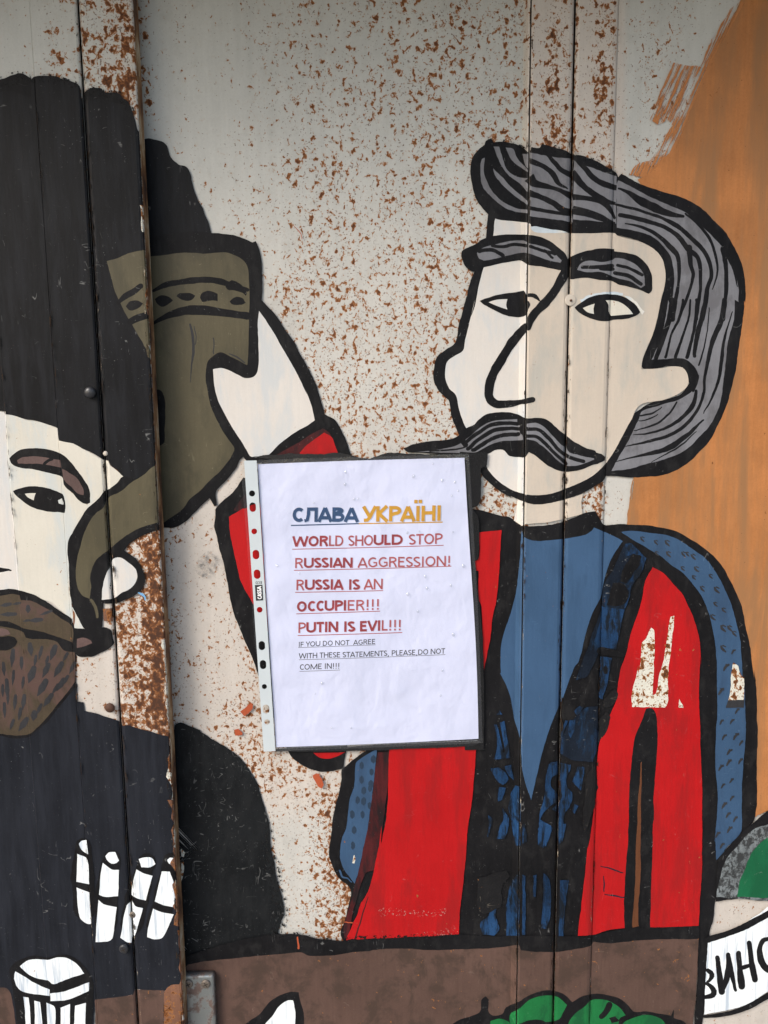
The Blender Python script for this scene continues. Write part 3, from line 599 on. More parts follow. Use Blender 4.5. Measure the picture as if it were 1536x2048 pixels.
for sp, wd in (('32: 390 525 470 560 560 620 700 690 800 725 885 740', [20, 50, 85, 85, 60, 30]), ('32: 372 650 480 675 600 710 740 760 850 820 950 910 1040 1000 1090 1100 1100 1200 1070 1300 1050 1430 1030 1530', [26, 26, 30, 30, 45, 45, 45, 45, 40, 40, 50, 50]),
               ('32: 400 730 520 755 640 785 760 830 850 900 920 990 1000 1060 1020 1200 1010 1350 985 1530', [40, 45, 40, 42, 50, 50, 35, 30, 35, 35]), ('32: 440 795 560 820 680 880 780 970 840 1040 855 1150 840 1300 800 1530', [12, 30, 40, 50, 40, 26, 45, 55]),
               ('32: 900 720 1000 800 1080 900 1120 1000 1150 1150 1110 1300', [18, 30, 30, 30, 20, 10]), ('32: 930 980 940 1100 960 1200 900 1400 850 1530', [60, 40, 26, 30, 30]), ('32: 1195 990 1215 1150 1210 1350 1190 1530', [60, 42, 38, 45]), ('32: 1220 1010 1275 1150 1300 1280', [60, 30, 8]),
               ('34: 800 0 780 130 740 270 675 450', [55, 52, 45, 40]), ('34: 885 0 850 150 800 250 750 440', [25, 26, 22, 26]), ('34: 940 0 930 120 880 280 825 440', [20, 22, 24, 34]), ('34: 990 0 980 150 950 300 915 440', [35, 35, 30, 35]), ('34: 1060 0 1030 130 990 280 970 430', [45, 50, 50, 38]), ('34: 1085 60 1060 300 1005 500', [10, 12, 18]),
               ('34: 1200 0 1180 150 1110 320 1070 480 1050 600 1040 720 990 850 900 960 780 1040 600 1090 440 1125', [45, 50, 48, 40, 28, 28, 32, 34, 34, 26, 6]), ('34: 1262 90 1200 300 1180 450 1160 600 1110 740 1040 870', [10, 20, 35, 32, 26, 8]), ('34: 985 700 960 800 880 900 760 980 640 1020 500 1035', [30, 45, 35, 26, 20, 6]),
               ('34: 835 785 780 870 680 950 510 1005', [14, 22, 18, 8]), ('34: 1040 920 900 1050 760 1140 600 1185 460 1215 360 1245', [14, 40, 55, 45, 18, 6]), ('34: 720 825 650 870 555 890', [8, 18, 14]), ('34: 690 880 620 915 545 930', [8, 14, 8]), ('34: 985 1010 900 1090 780 1170 640 1245', [8, 16, 14, 6]), ('34: 1000 580 985 640 960 700', [20, 34, 20])):
    hr.stroke(BLACK, sp, [q * .78 for q in wd])
hr.stroke(GREY, '32: 720 655 860 700', 6); hr.build()
b = Part('eyebrow', man2, 'R')
b.fill(BLACK, '31: 245 1010 290 980 340 960 420 910 520 885 620 875 760 882 850 900 930 940 1000 990 1045 1040 1060 1100 1030 1160 950 1142 850 1122 760 1115 700 1080 640 1085 560 1100 420 1130 340 1165 280 1130 250 1080')
b.fill(GREY, '31: 360 1020 400 985 500 955 620 930 720 925 760 945 830 960 900 985 960 1030 1012 1080 1000 1097 920 1080 830 1050 760 1025 700 1020 600 1040 500 1065 400 1080 370 1055', jit=.4)
for sp, wd in (('31: 480 965 560 975 650 955 740 965', 25), ('31: 380 1005 480 1000 560 1040', 30), ('31: 770 970 860 1000 960 1025', 25), ('31: 880 1000 940 1060', 18), ('31: 345 1010 340 1060 400 1090', 30)): b.stroke(BLACK, sp, wd)
b.build()
b = Part('eyebrow', man2, 'R')
b.fill(BLACK, '31: 1040 1090 1075 1055 1130 1030 1200 1005 1300 990 1415 990; 32: 355 1008 440 1020 520 1040 590 1090 630 1150 645 1230 642 1310 620 1335 560 1310 480 1285 380 1260 340 1237 250 1230 150 1215 40 1222; 31: 1080 1222 1040 1180')
b.fill(GREY, '32: 100 1100 160 1080 260 1090 340 1075 360 1060 440 1070 520 1110 580 1180 592 1270 560 1292 480 1240 380 1215 340 1200 250 1165 150 1168 70 1150', jit=.4)
for sp, wd in (('32: 110 1130 200 1130 340 1120', 28), ('32: 250 1140 345 1147', 30), ('32: 380 1115 470 1140 570 1190', 25), ('32: 360 1175 460 1195 560 1260', 30)): b.stroke(BLACK, sp, wd)
b.build()
e = Part('eye', man2, 'R')
e.fill(BLACK, '31: 380 1390 440 1365 540 1335 640 1325 720 1310 740 1340 752 1420 745 1490 700 1515 640 1515 560 1495 480 1450 420 1420')
e.fill(CREAM2, '31: 450 1400 510 1380 595 1375 585 1420 595 1455 520 1430', jit=.3)
e.stroke(BLACK, '31: 755 1345 800 1348 840 1385', [26, 34, 12]); e.fill(BLACK, '31: 740 1380 758 1390 770 1420 750 1460', jit=.3); e.build()
e = Part('eye', man2, 'R')
e.fill(PALEB, '32: 90 1380 190 1330 330 1320 420 1330 420 1345 250 1345 120 1400', '32: 420 1340 500 1370 590 1470 570 1500 520 1430', jit=2)
e.fill(BLACK, '32: 50 1440 110 1395 180 1355 260 1338 340 1340 400 1350 460 1375 520 1420 555 1475 540 1490 500 1510 430 1530 350 1535 310 1545 220 1535 140 1510 80 1475')
e.fill(CREAM, '32: 115 1445 160 1425 205 1410 195 1450 200 1490 150 1475', '32: 290 1385 340 1385 400 1400 460 1440 500 1490 440 1495 360 1502 330 1505 312 1470 310 1420', jit=.3); e.build()
ns = Part('nose', man2, 'R')
ns.stroke(BLACK, '31: 1050 1140 1030 1190 1000 1240 960 1310 900 1390 830 1460 780 1520; 33: 985 215', [60, 75, 62, 66, 70, 62, 66, 40])
ns.stroke(BLACK, '33: 965 205 900 280 830 370 770 470 720 560 690 640 680 720 700 770 750 800 850 795 960 780 1020 765', [60, 75, 70, 70, 65, 70, 72, 66, 65, 58, 36, 46]); ns.build()
mo = Part('moustache', man2, 'R')
mo.fill(BLACK, '33: 25 1140 100 1110 200 1090 350 1075 440 1050 510 985 570 960 600 920 660 880 740 862 830 862 900 880 960 905 1050 905 1120 920 1180 960 1250 1020 1330 1080 1420 1130 1500 1155; 34: 220 1168 260 1180 287 1205 280 1230 240 1250 180 1270 110 1300 0 1320; 33: 1200 1300 1120 1260 1040 1200 990 1170 962 1210 920 1210 840 1200 790 1150 730 1150 680 1180 620 1190 530 1188 300 1185 150 1172 50 1168', jit=.9)
mo.fill(GREY, '33: 130 1165 250 1155 350 1140 440 1115 520 1060 600 990 680 940 780 920 900 915 900 940 920 960 920 1020 940 1040 945 1075 880 1080 780 1085 700 1110 640 1140 580 1170 480 1175 300 1170', '33: 973 950 1050 945 1120 985 1170 1040 1230 1100 1270 1120 1300 1170 1400 1190 1490 1200 1490 1225 1400 1260 1330 1275 1270 1270 1210 1230 1150 1170 1090 1120 1030 1090 973 1070', jit=.4)
for sp, wd in (('33: 500 1095 600 1020 700 960 800 945 915 950', 30), ('33: 520 1145 620 1060 720 1000 830 985 925 990', 30), ('33: 560 1155 680 1080 780 1040 910 1030', 30), ('33: 475 1075 505 1112', 45), ('33: 230 1160 400 1150 500 1130', 12), ('33: 970 990 1070 1000 1140 1060 1210 1140 1290 1200 1410 1240', 28), ('33: 970 1045 1050 1050 1120 1110 1200 1190 1275 1255', 26), ('33: 1230 1090 1350 1170 1490 1205', 22), ('33: 980 1085 1040 1100 1080 1155', 28)): mo.stroke(BLACK, sp, wd)
mo.fill(GRIT, '34: 205 1180 255 1190 275 1212 235 1235 205 1220', jit=.8); mo.build()
nk = Part('neck', man2, 'R')
nk.fill(PEACH, '41: 675 150 710 165 800 187 900 181 1050 148 1175 107 1162 180 1170 258 1100 280 1020 300 900 325 720 340 705 352 645 310 658 240', jit=.5)
nk.fill(CREAM2, '41: 675 150 716 165 716 342 705 352 645 310 658 240', jit=.3); nk.build()
sh = Part('shirt', man2, 'R')
sh.fill(BLUE, '41: 703 385 690 600 670 800 640 950 600 1080 560 1200 545 1270 540 1400 545 1480; 43: 540 180 590 280 625 400 650 540 690 680 700 800 710 920 740 1050 778 1155 800 1050 830 920 860 790 900 660 950 520 1005 400 1060 260 1110 130; 41: 1140 1400 1180 1250 1210 1130 1250 1020 1310 900 1330 800 1370 660 1420 560 1480 470; 42: 350 430 275 395 200 365 180 390 130 420 0 447; 41: 1000 455 900 465 830 470 725 440', jit=.5)
sh.build()
sl_ = Part('sleeve', man2, 'R')
sl_.fill(SLEEVE, '42: 410 400 500 390 620 405 740 420 850 460 960 530 1060 610 1140 720 1200 830 1250 950 1290 1080 1320 1220 1335 1350 1345 1536; 44: 1355 300 1365 500 1360 700 1345 900 1335 1100 1335 1250 1330 1390 1290 1450 1200 1536; 47: 1200 210 1140 275 1130 100; 44: 1125 1480 1135 1350 1145 1250 1150 1100 1130 900 1130 750 1140 600 1145 400 1145 150; 42: 1140 1350 1110 1150 1080 1020 1030 900 960 800 880 710 790 650 700 580 600 520 500 460', jit=.7)
for sp in ('42: 570 455 675 480 760 485 680 565 770 570 885 570 915 570 960 590 880 680 985 685 965 750 1095 740 1030 835 1140 845 1130 955 1195 1000 1110 1055 1190 1140 1240 1140 1275 1180 1190 1295 1270 1320 1215 1440', '44: 1300 470 1180 555 1260 550 1200 670 1290 665 1330 715 1240 785 1235 865 1325 855 1175 905 1255 1005 1190 1045 1260 1140 1200 1195 1230 1270 1285 1300 1240 1380 1150 1420 1185 1505 1175 320'):
    for x, y in C(sp):
        q = rng.uniform(.8, 1.25); up = y < 1300
        sl_.stroke(DROP, [(x - 3 * q, y - 4 * q), (x - 1.5 * q, y), (x + 1 * q, y + 2 * q), (x + 4.5 * q, y + 5 * q)] if up else [(x + 4 * q, y - 5 * q), (x, y - 2 * q), (x - 2 * q, y + 1 * q), (x - 4 * q, y + 5 * q)], [3.2 * q, 5 * q, 2.2 * q], jit=.5); sl_.stroke(DROP, [(x, y - 5 * q), (x + 4.5 * q, y - 3 * q)], [2.6 * q, 1.8 * q], jit=.3)
sl_.fill(RPATCH, '44: 1270 90 1310 120 1320 170 1338 205 1350 215 1352 400 1230 385 1250 290 1255 180', jit=.9, corner=40); sl_.fill(DROP, '44: 1230 385 1352 385 1350 442 1212 442', jit=.9); sl_.build()
sl_ = Part('sleeve', man2, 'R', 'blue sleeve beside the rusty patch')
sl_.fill(SLEEVE, '24: 1440 370 1280 475 1270 560 1260 660 1230 760 1215 860 1195 990 1160 1090 1150 1200 1180 1300 1230 1370 1265 1410 1290 1330 1330 1150 1370 950 1390 800 1415 600 1435 420')
for x, y in C('24: 1320 505 1410 455 1395 555 1320 615 1390 650 1335 695 1285 770 1335 780 1380 680 1245 880 1325 885 1260 1000 1250 1120 1380 815'):
    sl_.fill(DOT, [(x - 4, y - 5), (x, y - 9), (x + 4, y - 5), (x + 4, y + 4), (x, y + 8), (x - 4, y + 4)], jit=1.2, corner=90)
sl_.fill(RPATCH, '24: 1260 1185 1272 1215 1265 1255 1245 1255', jit=.8)
sl_.stroke(SLEEVE, '24: 1150 1310 1170 1360 1210 1370 1240 1400', [16, 14, 10, 8]); sl_.build()
vt = Part('vest', man2, 'R')
vt.fill(RED, '42: 650 670 740 720 800 790 880 880 930 980 970 1080 1000 1180 1015 1280 1020 1420; 44: 1018 50 1010 200 1005 400 1015 600 1020 800 1028 1000 1030 1300; 47: 1030 200 1025 400 1010 640 1005 783 800 791 640 796 430 802 300 815 200 850 75 860 100 640 130 400 150 180; 44: 155 1510 170 1450 195 1250 215 1100 225 850 240 720 280 620 330 480 370 380 385 250 410 130; 42: 440 1350 480 1190 530 1040 570 900 590 790 620 720', jit=.6)
vt.fill(BLACK, '44: 600 450 640 445 670 480 685 560 685 750 670 950 655 1150 660 1300; 47: 655 0 650 200 640 500 633 800 550 812 433 806 430 600 440 380 460 150; 44: 463 1400 465 1250 475 1000 490 850 510 680 545 590 580 510', jit=.7)
vt.stroke(STRIPE, '44: 562 860 560 1000 550 1150 546 1350; 47: 547 0 538 250 535 450 522 620 518 790', [8, 14, 24, 28, 36, 38, 38, 34, 50], cap=False)
vt.fill(RPATCH, '42: 640 1130 660 1150 665 1300 660 1400 665 1480; 44: 665 130 655 250 655 345 672 335 690 290 700 180 720 130 740 50; 42: 715 1450 740 1340 760 1220 775 1120 790 1050 820 1040 815 1090 800 1200 790 1330 770 1440; 44: 770 150 765 300 765 400 745 443 660 440 490 440 490 330 515 230 540 120; 42: 540 1500 560 1380 570 1250 600 1220 625 1160', jit=1.0, corner=45)
vt.fill(RPATCH, '44: 855 375 865 400 885 425 885 445 845 445 850 400', jit=.6)
vt.fill(RED, '41: 375 405 460 392 550 385 540 550 530 700 510 930 480 1050 465 1200 440 1330 415 1470 405 1200 395 960 370 905 372 700; 41: 330 690 300 640 372 600', jit=.6)
vt.fill(DRED, '24: 1440 400 1536 400 1500 830 1460 1080 1420 1300; 25: 1500 380 1420 620 1370 860 1340 880 1330 800 1400 560; 24: 1290 1330 1330 1150 1370 950 1390 800 1415 600', jit=.9)
vt.fill(RED, 'x: 778 1496; 43: 0 745 355 740 345 900 325 1150 300 1300 280 1450; 45: 1135 0 1120 250 1100 450 1075 650 1065 847 840 862 600 872 300 887 200 893 280 760 300 650 345 560 385 480 430 270 460 120 475 0; 24: 1470 1100 1515 830', jit=.6)
vt.stroke(RED, '45: 215 890 260 780 300 690 320 600', [30, 26, 20, 6]); vt.stroke(DRED, '45: 270 880 320 720 370 560', [12, 10, 5])
vt.fill(DUST, '45: 430 690 470 650 600 640 700 660 850 655 990 640 960 690 800 715 600 710 500 715', '45: 960 800 1065 770 1066 850 700 870 760 840', jit=2)
for sp in ('47: 250 325 330 345 420 375', '47: 272 400 278 460 275 520', '47: 280 540 370 555 430 565'): vt.stroke(WASH, sp, [6, 12, 8])
vt.build()
tr = Part('trim', man2, 'R', 'black and deep blue trim along the vest opening')
tr.fill(WASH, '43: 1040 600 1110 520 1200 440 1290 430 1290 700 1250 860 1100 850 1010 800', jit=1.2)
tr.fill(WASH, '42: 440 490 490 490 600 600 560 720 500 800 450 960 430 1000 400 1150 370 1300 250 1290 150 1500 60 1536 180 1200 260 960 270 820 340 700 400 560', jit=1.0)
for sp in ('43: 535 462 555 495 505 500', '43: 490 570 515 570 545 700 558 790 575 780 560 660 540 560 570 545 600 690 618 830 495 838 512 720', '43: 465 905 540 905 600 980 590 1010 560 1035 520 1010', '43: 572 895 625 880 642 1000 600 950', '43: 530 1050 580 1060 555 1150 525 1160', '43: 620 1110 655 1040 694 1050 690 1500 660 1500 620 1300 608 1200', '43: 560 1215 605 1300 600 1380 570 1450 515 1450 540 1350 565 1300', '43: 445 1265 475 1290 460 1380 445 1440 435 1430 450 1350',
           '43: 915 880 985 850 985 950 940 980 925 1040 980 1100 985 1160 920 1200 880 1240 850 1300 930 1350 940 1370 890 1510 835 1500 835 1300 870 1150', '43: 1005 870 1085 880 1080 920 1045 990 1060 1060 1100 1110 1080 1190 1030 1260 1020 1350 995 1460 985 1430 985 1250 940 1222 990 1170 1018 1120 1000 1060', '43: 1135 890 1190 900 1160 1080 1090 1010 1120 940', '43: 1040 540 1060 545 1030 640 1020 800 1000 800 1010 640', '43: 1075 540 1115 540 1110 620 1080 680 1060 640', '43: 1150 430 1180 440 1130 500 1110 470', '43: 1310 50 1400 60 1360 250 1325 380 1300 360', '43: 1110 1180 1140 1200 1110 1260 1090 1230',
           '42: 260 970 430 1000 400 1150 370 1290 250 1285 200 1240 240 1100', '42: 440 490 490 490 605 600 560 720 490 800 470 900 450 960 430 1000 440 930 470 850 450 820 480 760 540 680 560 620 520 560 450 580',
           '46: 295 450 380 440 385 600 350 700 380 800 340 860 250 850 230 760 300 690', '46: 440 560 500 400 532 380 532 860 430 860', '46: 556 390 580 400 580 850 556 850', '46: 556 0 580 0 585 130 556 150', '46: 720 380 770 440 770 700 740 810 700 800 715 600', '46: 845 430 910 430 880 700 870 860 836 860', '46: 680 40 720 0 780 40 760 110 715 180 680 165', '46: 838 0 890 0 860 130 830 160', '46: 640 400 665 390 660 560 640 560'):
    tr.fill(DBLUE, sp, jit=1.1)
tr.stroke(BLACK, '42: 250 1310 330 1325 420 1345', [60, 55, 40]); tr.fill(BLACK, '42: 275 1440 290 1420 305 1450 300 1490 280 1490', jit=.6)
tr.fill(BLACK, '42: 500 570 560 590 540 660 500 720 450 800 400 780 420 680', '42: 340 780 420 800 460 860 440 940 380 970 300 960', jit=2.2)
tr.fill(GRIT, '43: 1340 380 1420 310 1440 340 1400 430 1340 440', '43: 1300 560 1350 480 1380 520 1330 660 1300 690', jit=2.2); tr.fill(GRIT, '45: 1210 420 1330 380 1440 350 1460 400 1400 470 1390 640 1280 690 1220 650', '43: 1210 960 1270 880 1280 1100 1230 1300 1180 1400 1180 1200', jit=2)
tr.build()

tb = Part('painted_table', door_r, 'R', 'brown table top below the figures')
tb.fill(BLACK, 'x: 300 1925; 25: 120 1010 300 960 500 900 750 852 850 845 1000 850 1130 880 1250 890 1340 895 1400 880; 45: 300 885 600 872 840 862 1065 847 1200 860; 46: 545 860 900 862 1100 870; 47: 75 858 200 848 430 805 640 795 1005 785 1010 900; x: 1400 1900 1100 1920 700 1930 300 1960', jit=.9)
tb.fill(BROWN, 'x: 300 1930; 25: 120 1080 300 1050 500 1030 700 1010 850 1000 1000 985 1060 1010 1180 1015 1300 1005 1400 985 1536 975; 45: 400 970 600 955 800 965 900 970 1050 965 1200 960 1400 945 1530 930; 46: 545 970 650 980 800 980 950 965 1080 940 1100 905 1200 915 1350 905 1500 890; 47: 700 885 900 885 1000 885 995 1100 985 1300 965 1480; x: 1384 2120 300 2120', jit=.7)
tb.fill(DRYB, '25: 740 830 860 825 1000 830 1140 862 1300 880 1330 910 1100 905 900 890 740 880', '45: 180 870 400 850 640 850 900 845 1070 830 1070 870 800 890 400 900 200 905', jit=2)
tb.stroke(CHIP, '25: 978 870 988 955', [10, 14]); tb.stroke(CHIP, '25: 1340 752 1400 758', [6, 10]); tb.build()
tb = Part('painted_bread', door_r, 'R', 'white shape outlined in black on the table')
tb.fill(BLACK, '25: 500 1620 590 1530 680 1465 760 1370 830 1320 930 1285 990 1290 1005 1370 1025 1440 1030 1536 1030 1750 500 1750')
tb.fill(WHITE, '25: 640 1620 730 1536 790 1470 850 1390 910 1355 945 1355 965 1460 962 1536 960 1750 640 1750'); tb.build()
gp = Part('painted_fruit', door_r, 'R', 'green fruit outlined in black')
gp.fill(BLACK, '45: 950 1600 1020 1536 1080 1500 1160 1475 1230 1440 1240 1350 1270 1325 1295 1345 1295 1440 1330 1470 1400 1460 1430 1410 1530 1365; 46: 620 1310 720 1280 800 1280 880 1310 940 1368 1000 1330 1100 1305 1200 1310 1300 1340 1370 1390 1410 1440; 47: 540 1445 600 1440 700 1455 790 1470 812 1425 812 1490 900 1530 1000 1700; 45: 950 1750', jit=.7)
gp.fill(GREEN, '46: 460 1470 540 1410 620 1345 740 1315 830 1330 900 1390 870 1450 840 1500 750 1520 620 1505 530 1536 520 1700 480 1600', '46: 910 1700 910 1536 960 1460 1040 1400 1090 1352 1200 1355 1300 1410 1350 1470 1300 1500 1290 1700', '47: 380 1700 420 1536 500 1490 600 1465 700 1490 745 1536 770 1700', '45: 1310 1512 1380 1495 1450 1520 1462 1536 1460 1700 1300 1700', jit=.5)
gp.stroke(BLACK, '46: 1225 1390 1205 1430 1165 1480', [50, 40, 40]); gp.fill(BLACK, '46: 600 1530 640 1505 720 1510 760 1540 700 1600', '46: 1220 1490 1270 1475 1300 1510 1240 1530', jit=1); gp.build()
bt = Part('painted_bottle', door_r, 'R', 'green and speckled grey shape beside the blue sleeve')
bt.fill(BLACK, '44: 1160 1600 1210 1536 1300 1440 1430 1320 1536 1232 1700 1100; x: 1620 1800; 47: 1536 570 1300 575 1130 600', jit=.8)
bt.fill(SPECK, '47: 1700 -60 1536 0 1400 62 1300 170 1220 270 1180 370 1155 480 1138 562 1300 575 1536 590 1700 590', jit=1.2)
bt.fill(GREEN2, '47: 1700 60 1536 100 1470 150 1410 220 1350 360 1320 450 1302 558 1536 570 1700 572', jit=1.0); bt.build()
bn = Part('painted_banner', door_r, 'R', 'white curved banner with black lettering')
bn.fill(WHITE, '47: 1340 770 1450 702 1536 632 1700 520 1700 1250 1536 1290 1400 1375 1200 1435 1045 1465 1075 920 1085 890 1200 850', jit=.8)
bn.stroke(BLACK, '47: 1078 888 1200 850 1350 790 1536 690 1660 610', [46, 46, 52, 48, 48]); bn.stroke(BLACK, '47: 1046 1480 1250 1452 1400 1395 1536 1318 1660 1240', [22, 34, 40, 44, 44])
bn.build_later = bn
bo = bn.build()
lt = Part('lettering', bo, 'R')
for sp, wd in (('b: 300 1030 370 1080 390 1150 330 1240 300 1270', [90, 110, 120, 80, 60]), ('b: 270 1300 380 1370 430 1460 400 1540 250 1580', [60, 90, 120, 110, 90]), ('b: 500 770 540 1100 590 1470', [100, 120, 130]), ('b: 580 1480 680 1250 720 1000 720 710', [90, 120, 110, 90]), ('b: 720 720 790 1100 870 1440', [90, 110, 60]), ('b: 930 680 960 1000 1000 1360', [110, 120, 150]), ('b: 1000 980 1160 930', [90, 80]), ('b: 1150 470 1200 850 1270 1220', [110, 120, 130]), ('b: 1560 380 1440 420 1370 560 1370 720 1430 900 1560 1030 1640 1030', [80, 100, 110, 120, 140, 150, 120])):
    lt.stroke(BLACK, sp, wd, jit=.4)
lt.build()
cz = Part('paint_chips', door_r, 'R')
for sp in ('24: 385 90 430 60 470 20 485 60 450 100 420 125', '24: 340 230 370 220 400 250 405 270 345 275', '24: 945 580 970 565 990 570 1020 650 1010 675 985 660'): cz.fill(CHIP, sp, jit=1.4)
cz.fill(GHOST, '23: 20 1430 130 1300 230 1380 140 1520 60 1500', jit=1.5)
cz.stroke(CHIP, '22: 795 195 850 260 860 300', [3, 6, 4]); cz.build()

GRIMEM = paint('seam_grime', (.030, .019, .012), .6, .8, -.1, alpha=((420, 1, 70), .55))
FLAKE = paint('flaked_seam_paint', (.34, .29, .22), .4, .7, .03, alpha=((360, 1, 60), .60))
def seam_grime(leaf, parent, cols, seed):
    g_ = Part('seam_grime', parent, leaf); r = np.random.RandomState(seed)
    for u, wd, mat_, n in cols:
        zt, zb = at(u, -60).z, at(u, 2110).z; X = XR(u)
        for k in range(n):
            za = zb + (zt - zb) * r.uniform(0, .94); L = r.uniform(.03, .16)
            pts = []
            for q in range(7):
                z = za + L * q / 6; a, b_ = to_px(np.array([X + r.normal() * .0003]), np.array([z])); pts.append((float(a[0]), float(b_[0])))
            g_.stroke(mat_, pts, [wd * .4, wd * r.uniform(.7, 1.3), wd, wd * r.uniform(.6, 1.2), wd * .4], jit=.6)
    return g_.build()
seam_grime('L', door_l, ((25.5, 3, GRIMEM, 5), (127.5, 4, GRIMEM, 9), (213, 6, GRIMEM, 12), (219, 6, GRIMEM, 8), (219, 4, FLAKE, 5), (128, 4, FLAKE, 4), (312, 9, GRIMEM, 9), (313, 6, FLAKE, 6)), 3)
seam_grime('R', door_r, ((1046, 5, GRIMEM, 10), (1050, 4, GRIMEM, 8), (1125.5, 6, GRIMEM, 8), (1131.5, 6, GRIMEM, 9), (1131, 4, FLAKE, 5), (1050, 4, FLAKE, 5), (1208.5, 4, GRIMEM, 13), (1207, 3, FLAKE, 4)), 4)
# ------------------------------------------------------------------ bolts, screws, lock plate
def dome(name, px, py, rpx, leaf, mat, parent, cross=False, flat=.55):
    bx, bh = PROF[leaf]; X0 = at(px, py).x; h = float(np.interp(X0, bx, bh)) + LAYER[0] * 5e-6
    c = at(px, py, h); r = (at(px + rpx, py, h) - c).length
    V, Fc = [], []; n, m = 24, 6
    for j in range(m):
        a = j / (m - 1) * math.pi / 2 if not cross else None
        rr, hh = (r * math.cos(a), r * flat * math.sin(a)) if not cross else [(r, 0), (r * .97, r * .2), (r * .86, r * .34), (r * .6, r * .4), (r * .3, r * .42), (0.001 * r, r * .43)][j]
        for i in range(n):
            t = 2 * math.pi * i / n; V.append((c.x + rr * math.cos(t), c.y - hh - .0001, c.z + rr * math.sin(t)))
    for j in range(m - 1):
        for i in range(n): Fc.append((j * n + i, j * n + (i + 1) % n, (j + 1) * n + (i + 1) % n, (j + 1) * n + i))
    M = [0] * len(Fc); mats = [mat, GAP]
    if cross:
        for ang in (.5, .5 + math.pi / 2):
            k = len(V); dx, dz = math.cos(ang) * r * .5, math.sin(ang) * r * .5; ox, oz = -math.sin(ang) * r * .09, math.cos(ang) * r * .09
            y = c.y - r * .445 - .0001 - ang * 1e-5
            V += [(c.x - dx - ox, y, c.z - dz - oz), (c.x + dx - ox, y, c.z + dz - oz), (c.x + dx + ox, y, c.z + dz + oz), (c.x - dx + ox, y, c.z - dz + oz)]
            Fc.append((k, k + 1, k + 2, k + 3)); M.append(1)
    return link_mesh(name, V, Fc, mats, M, parent, True)
BOLTB = simple('black_painted_bolt', (.022, .022, .025), .35); BOLTR = simple('rusty_bolt', (.075, .032, .018), .7, .2, .5, 300)
BOLTC = simple('cream_painted_screw', (.50, .44, .37), .6); BOLTG = simple('worn_steel_screw', (.17, .14, .115), .5, .5, .5, 400)
dome('bolt', 180, 785, 11.5, 'L', BOLTB, door_l); dome('bolt', 220, 1415.5, 10, 'L', BOLTR, door_l)
dome('screw', 248, 1897, 9.5, 'L', BOLTB, door_l, True); dome('bolt', 211, 907, 5, 'L', BOLTC, door_l); dome('screw', 265.5, 1829, 6.5, 'L', BOLTG, door_l, True)
dome('screw', 1141, 600, 11.5, 'R', BOLTC, door_r, False, .10); dome('screw', 1142, 601, 2.6, 'R', BOLTR, door_r, False, 1.1)
def plate_mat():
    s = NT('worn_steel_plate'); n = s.noise(70, 5, .65); m = s.mapr(n, .46, .58); n2 = s.noise(140, 5, .6)
    col = s.mix(m, (.30, .315, .305), (.13, .085, .068)); col = s.mix(s.mapr(n2, .62, .66), col, (.07, .03, .018))
    s.l(col, s.b.inputs['Base Color']); s.l(s.math('SUBTRACT', .75, s.math('MULTIPLY', m, .75)), s.b.inputs['Metallic']); s.l(s.math('MULTIPLY_ADD', m, .3, .33), s.b.inputs['Roughness']); s.bump(n, .4, .0004)
    return s.m
def lock_plate():
    h0 = LAYER[0] * 5e-6 + .0002; bm = bmesh.new()
    lo, hi = at(358, 2150, h0), at(430, 1941, h0)
    top = .008
    v = [bm.verts.new((x, -h0 - y, z)) for z in (lo.z, hi.z) for y in (0, top) for x in (lo.x, hi.x)]
    for f in ((0, 1, 3, 2), (4, 6, 7, 5), (0, 4, 5, 1), (2, 3, 7, 6), (0, 2, 6, 4), (1, 5, 7, 3)): bm.faces.new([v[i] for i in f])
    bmesh.ops.recalc_face_normals(bm, faces=bm.faces)
    bmesh.ops.bevel(bm, geom=[e_ for e_ in bm.edges if all(abs(q.co.y + h0 + top) < 1e-6 for q in e_.verts) or abs(e_.verts[0].co.y - e_.verts[1].co.y) > .001], offset=.0028, segments=4, affect='EDGES', profile=.5)
    me = bpy.data.meshes.new('lock_plate'); bm.to_mesh(me); bm.free(); me.materials.append(plate_mat())
    for p in me.polygons: p.use_smooth = True
    o = bpy.data.objects.new('lock_plate', me); COL.objects.link(o); o.parent = door_r; bpy.context.view_layer.update(); o.matrix_parent_inverse = door_r.matrix_world.inverted()
    o['label'] = 'worn steel lock plate screwed on beside the rusty edge'
    sv_ = LAYER[0]; LAYER[0] += int((top) / 5e-6)
    for x in (377, 412): dome('screw', x, 1967, 9.5, 'R', BOLTG, o, True)
    LAYER[0] = sv_
lock_plate()

# ------------------------------------------------------------------ black tape, sleeve, notice
def tape_mat():
    s = NT('black_grip_tape'); n = s.noise(1500, 3, .7); b_ = s.noise(40, 4, .6)
    s.l(s.ramp(n, [(.35, (.007, .007, .0075)), (.6, (.018, .018, .019)), (.75, (.06, .06, .062))]), s.b.inputs['Base Color']); s.b.inputs['Roughness'].default_value = .75; s.b.inputs['Specular IOR Level'].default_value = .12; s.bump(n, .8, .0006)
    return s.m
TAPE = tape_mat()
GLOSS = simple('shiny_black_tape', (.014, .014, .015), .22, 0, .5, 90)
def tape(label, polys, mat, floor, jit=.6):
    p = Part('adhesive_tape', None, 'R', floor=floor)
    for q in polys: p.fill(mat, q, jit=jit, corner=40)
    return tag(p.build(), label, 'tape', 'strips of black tape around the notice')
tape('grainy black tape strip running down the right side of the plastic sleeve', ['x: 920 904 975 905 974 930 962 938 961 1000 955 1012 945 1016; x: 958 1040 957 1118 950 1122 956 1180 964 1260 967 1330 968 1480 966 1500 930 1500'], TAPE, .0006)
